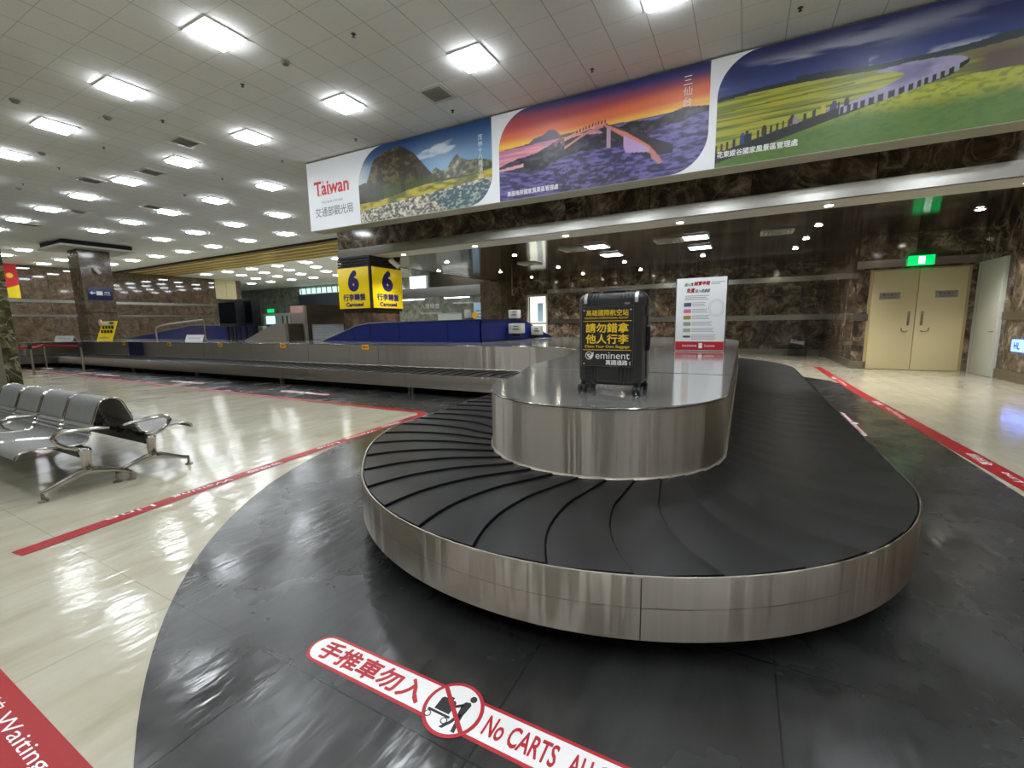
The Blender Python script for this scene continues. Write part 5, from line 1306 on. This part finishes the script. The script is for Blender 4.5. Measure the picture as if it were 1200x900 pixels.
dup(pp, (-4.5, 12.4, 3.5), 'square air diffuser left of the panel lights above the suitcase')
dup(pp, (0.6, 12.75, 3.5), 'square air diffuser right of the panel lights, toward the cream door')
dup(pp, (-6.9, 14.5, 3.5), 'square air diffuser near the lit doorway side of the dark ceiling')
# vents, detectors and sprinklers in the main ceiling
def make_vent(label):
    t = thing('ceiling_vent', label, 'ceiling vent', (0, 0, 0), 'square grilles in the tiled ceiling')
    bm = nb(); add_box(bm, (0, 0, -0.008), (0.58, 0.58, 0.016), 0.003); obj('frame', bm, M['offwhite'], t)
    bm = nb()
    for k in range(9): add_box(bm, (0, -0.17 + 0.0425 * k, -0.022), (0.4, 0.02, 0.014), rot=Matrix.Rotation(0.5, 3, 'X'))
    add_box(bm, (0, 0, -0.017), (0.42, 0.42, 0.004)); obj('grille', bm, M['vent'], t, smooth=False)
    return t
pv = None
for x, y, lab in ((-11.75, 6.05, 'square ceiling grille between the second and third lights left of the billboard'), (-14.75, 6.64, 'square ceiling grille between the two left lights of the nearest row'), (-17.0, 6.1, 'square ceiling grille one tile further left'), (-5.35, 7.24, 'square ceiling grille just in front of the billboard'), (-21.8, 7.3, 'square ceiling grille far left over the seats side'), (-18.85, 8.4, 'square ceiling grille near the row past the billboard end'), (-26.0, 7.2, 'furthest square ceiling grille before the tan pillar')):
    if pv is None: pv = make_vent(lab); pv.location = (x, y, 5.72)
    else: dup(pv, (x, y, 5.72), lab)
def make_det(label):
    t = thing('smoke_detector', label, 'smoke detector', (0, 0, 0), 'round smoke detectors in the tiled ceiling')
    bm = nb(); add_lathe(bm, [(0.075, 0), (0.075, -0.015), (0.06, -0.03)], (0, 0, 0), 20); obj('base', bm, M['vent'], t)
    bm = nb(); add_lathe(bm, [(0.055, -0.03), (0.05, -0.05), (0.02, -0.062)], (0, 0, 0), 20); obj('sensor', bm, M['detector'], t)
    return t
pv = None
for x, y, lab in ((-6.885, 5.2, 'round smoke detector right of the topmost ceiling light'), (-11.74, 4.63, 'round smoke detector below the second light from the top'), (-12.36, 3.48, 'round smoke detector at the left frame edge'), (-15.4, 4.66, 'round smoke detector between the lower left lights'), (-19.67, 5.32, 'round smoke detector far left above the pillar'), (-16.3, 8.2, 'round smoke detector in front of the far rows')):
    if pv is None: pv = make_det(lab); pv.location = (x, y, 5.72)
    else: dup(pv, (x, y, 5.72), lab)
def make_spr(label):
    t = thing('sprinkler', label, 'sprinkler', (0, 0, 0), 'sprinkler heads in the tiled ceiling')
    bm = nb(); add_lathe(bm, [(0.035, 0), (0.035, -0.005), (0.015, -0.01)], (0, 0, 0), 16); obj('escutcheon', bm, M['sprinkler'], t)
    bm = nb(); add_cyl(bm, (0, 0, -0.008), (0, 0, -0.04), 0.010, n=10); add_lathe(bm, [(0.009, -0.036), (0.025, -0.04), (0.025, -0.043), (0.008, -0.047)], (0, 0, 0), 14); obj('head', bm, M['sprinkler'], t)
    return t
pv = None
for q, (y, xs) in enumerate(((5.26, [-5.38, -8.17, -10.97, -13.73, -16.41, -19.07]), (7.93, [0.48, -2.54, -5.48, -8.24, -10.94, -13.68]))):
    for k, x in enumerate(xs):
        lab = 'dark sprinkler head %s from the right %s' % (ORD[k], ('between the two light rows nearest the camera', 'in the row beside the billboard')[q])
        if pv is None: pv = make_spr(lab); pv.location = (x, y, 5.72)
        else: dup(pv, (x, y, 5.72), lab)
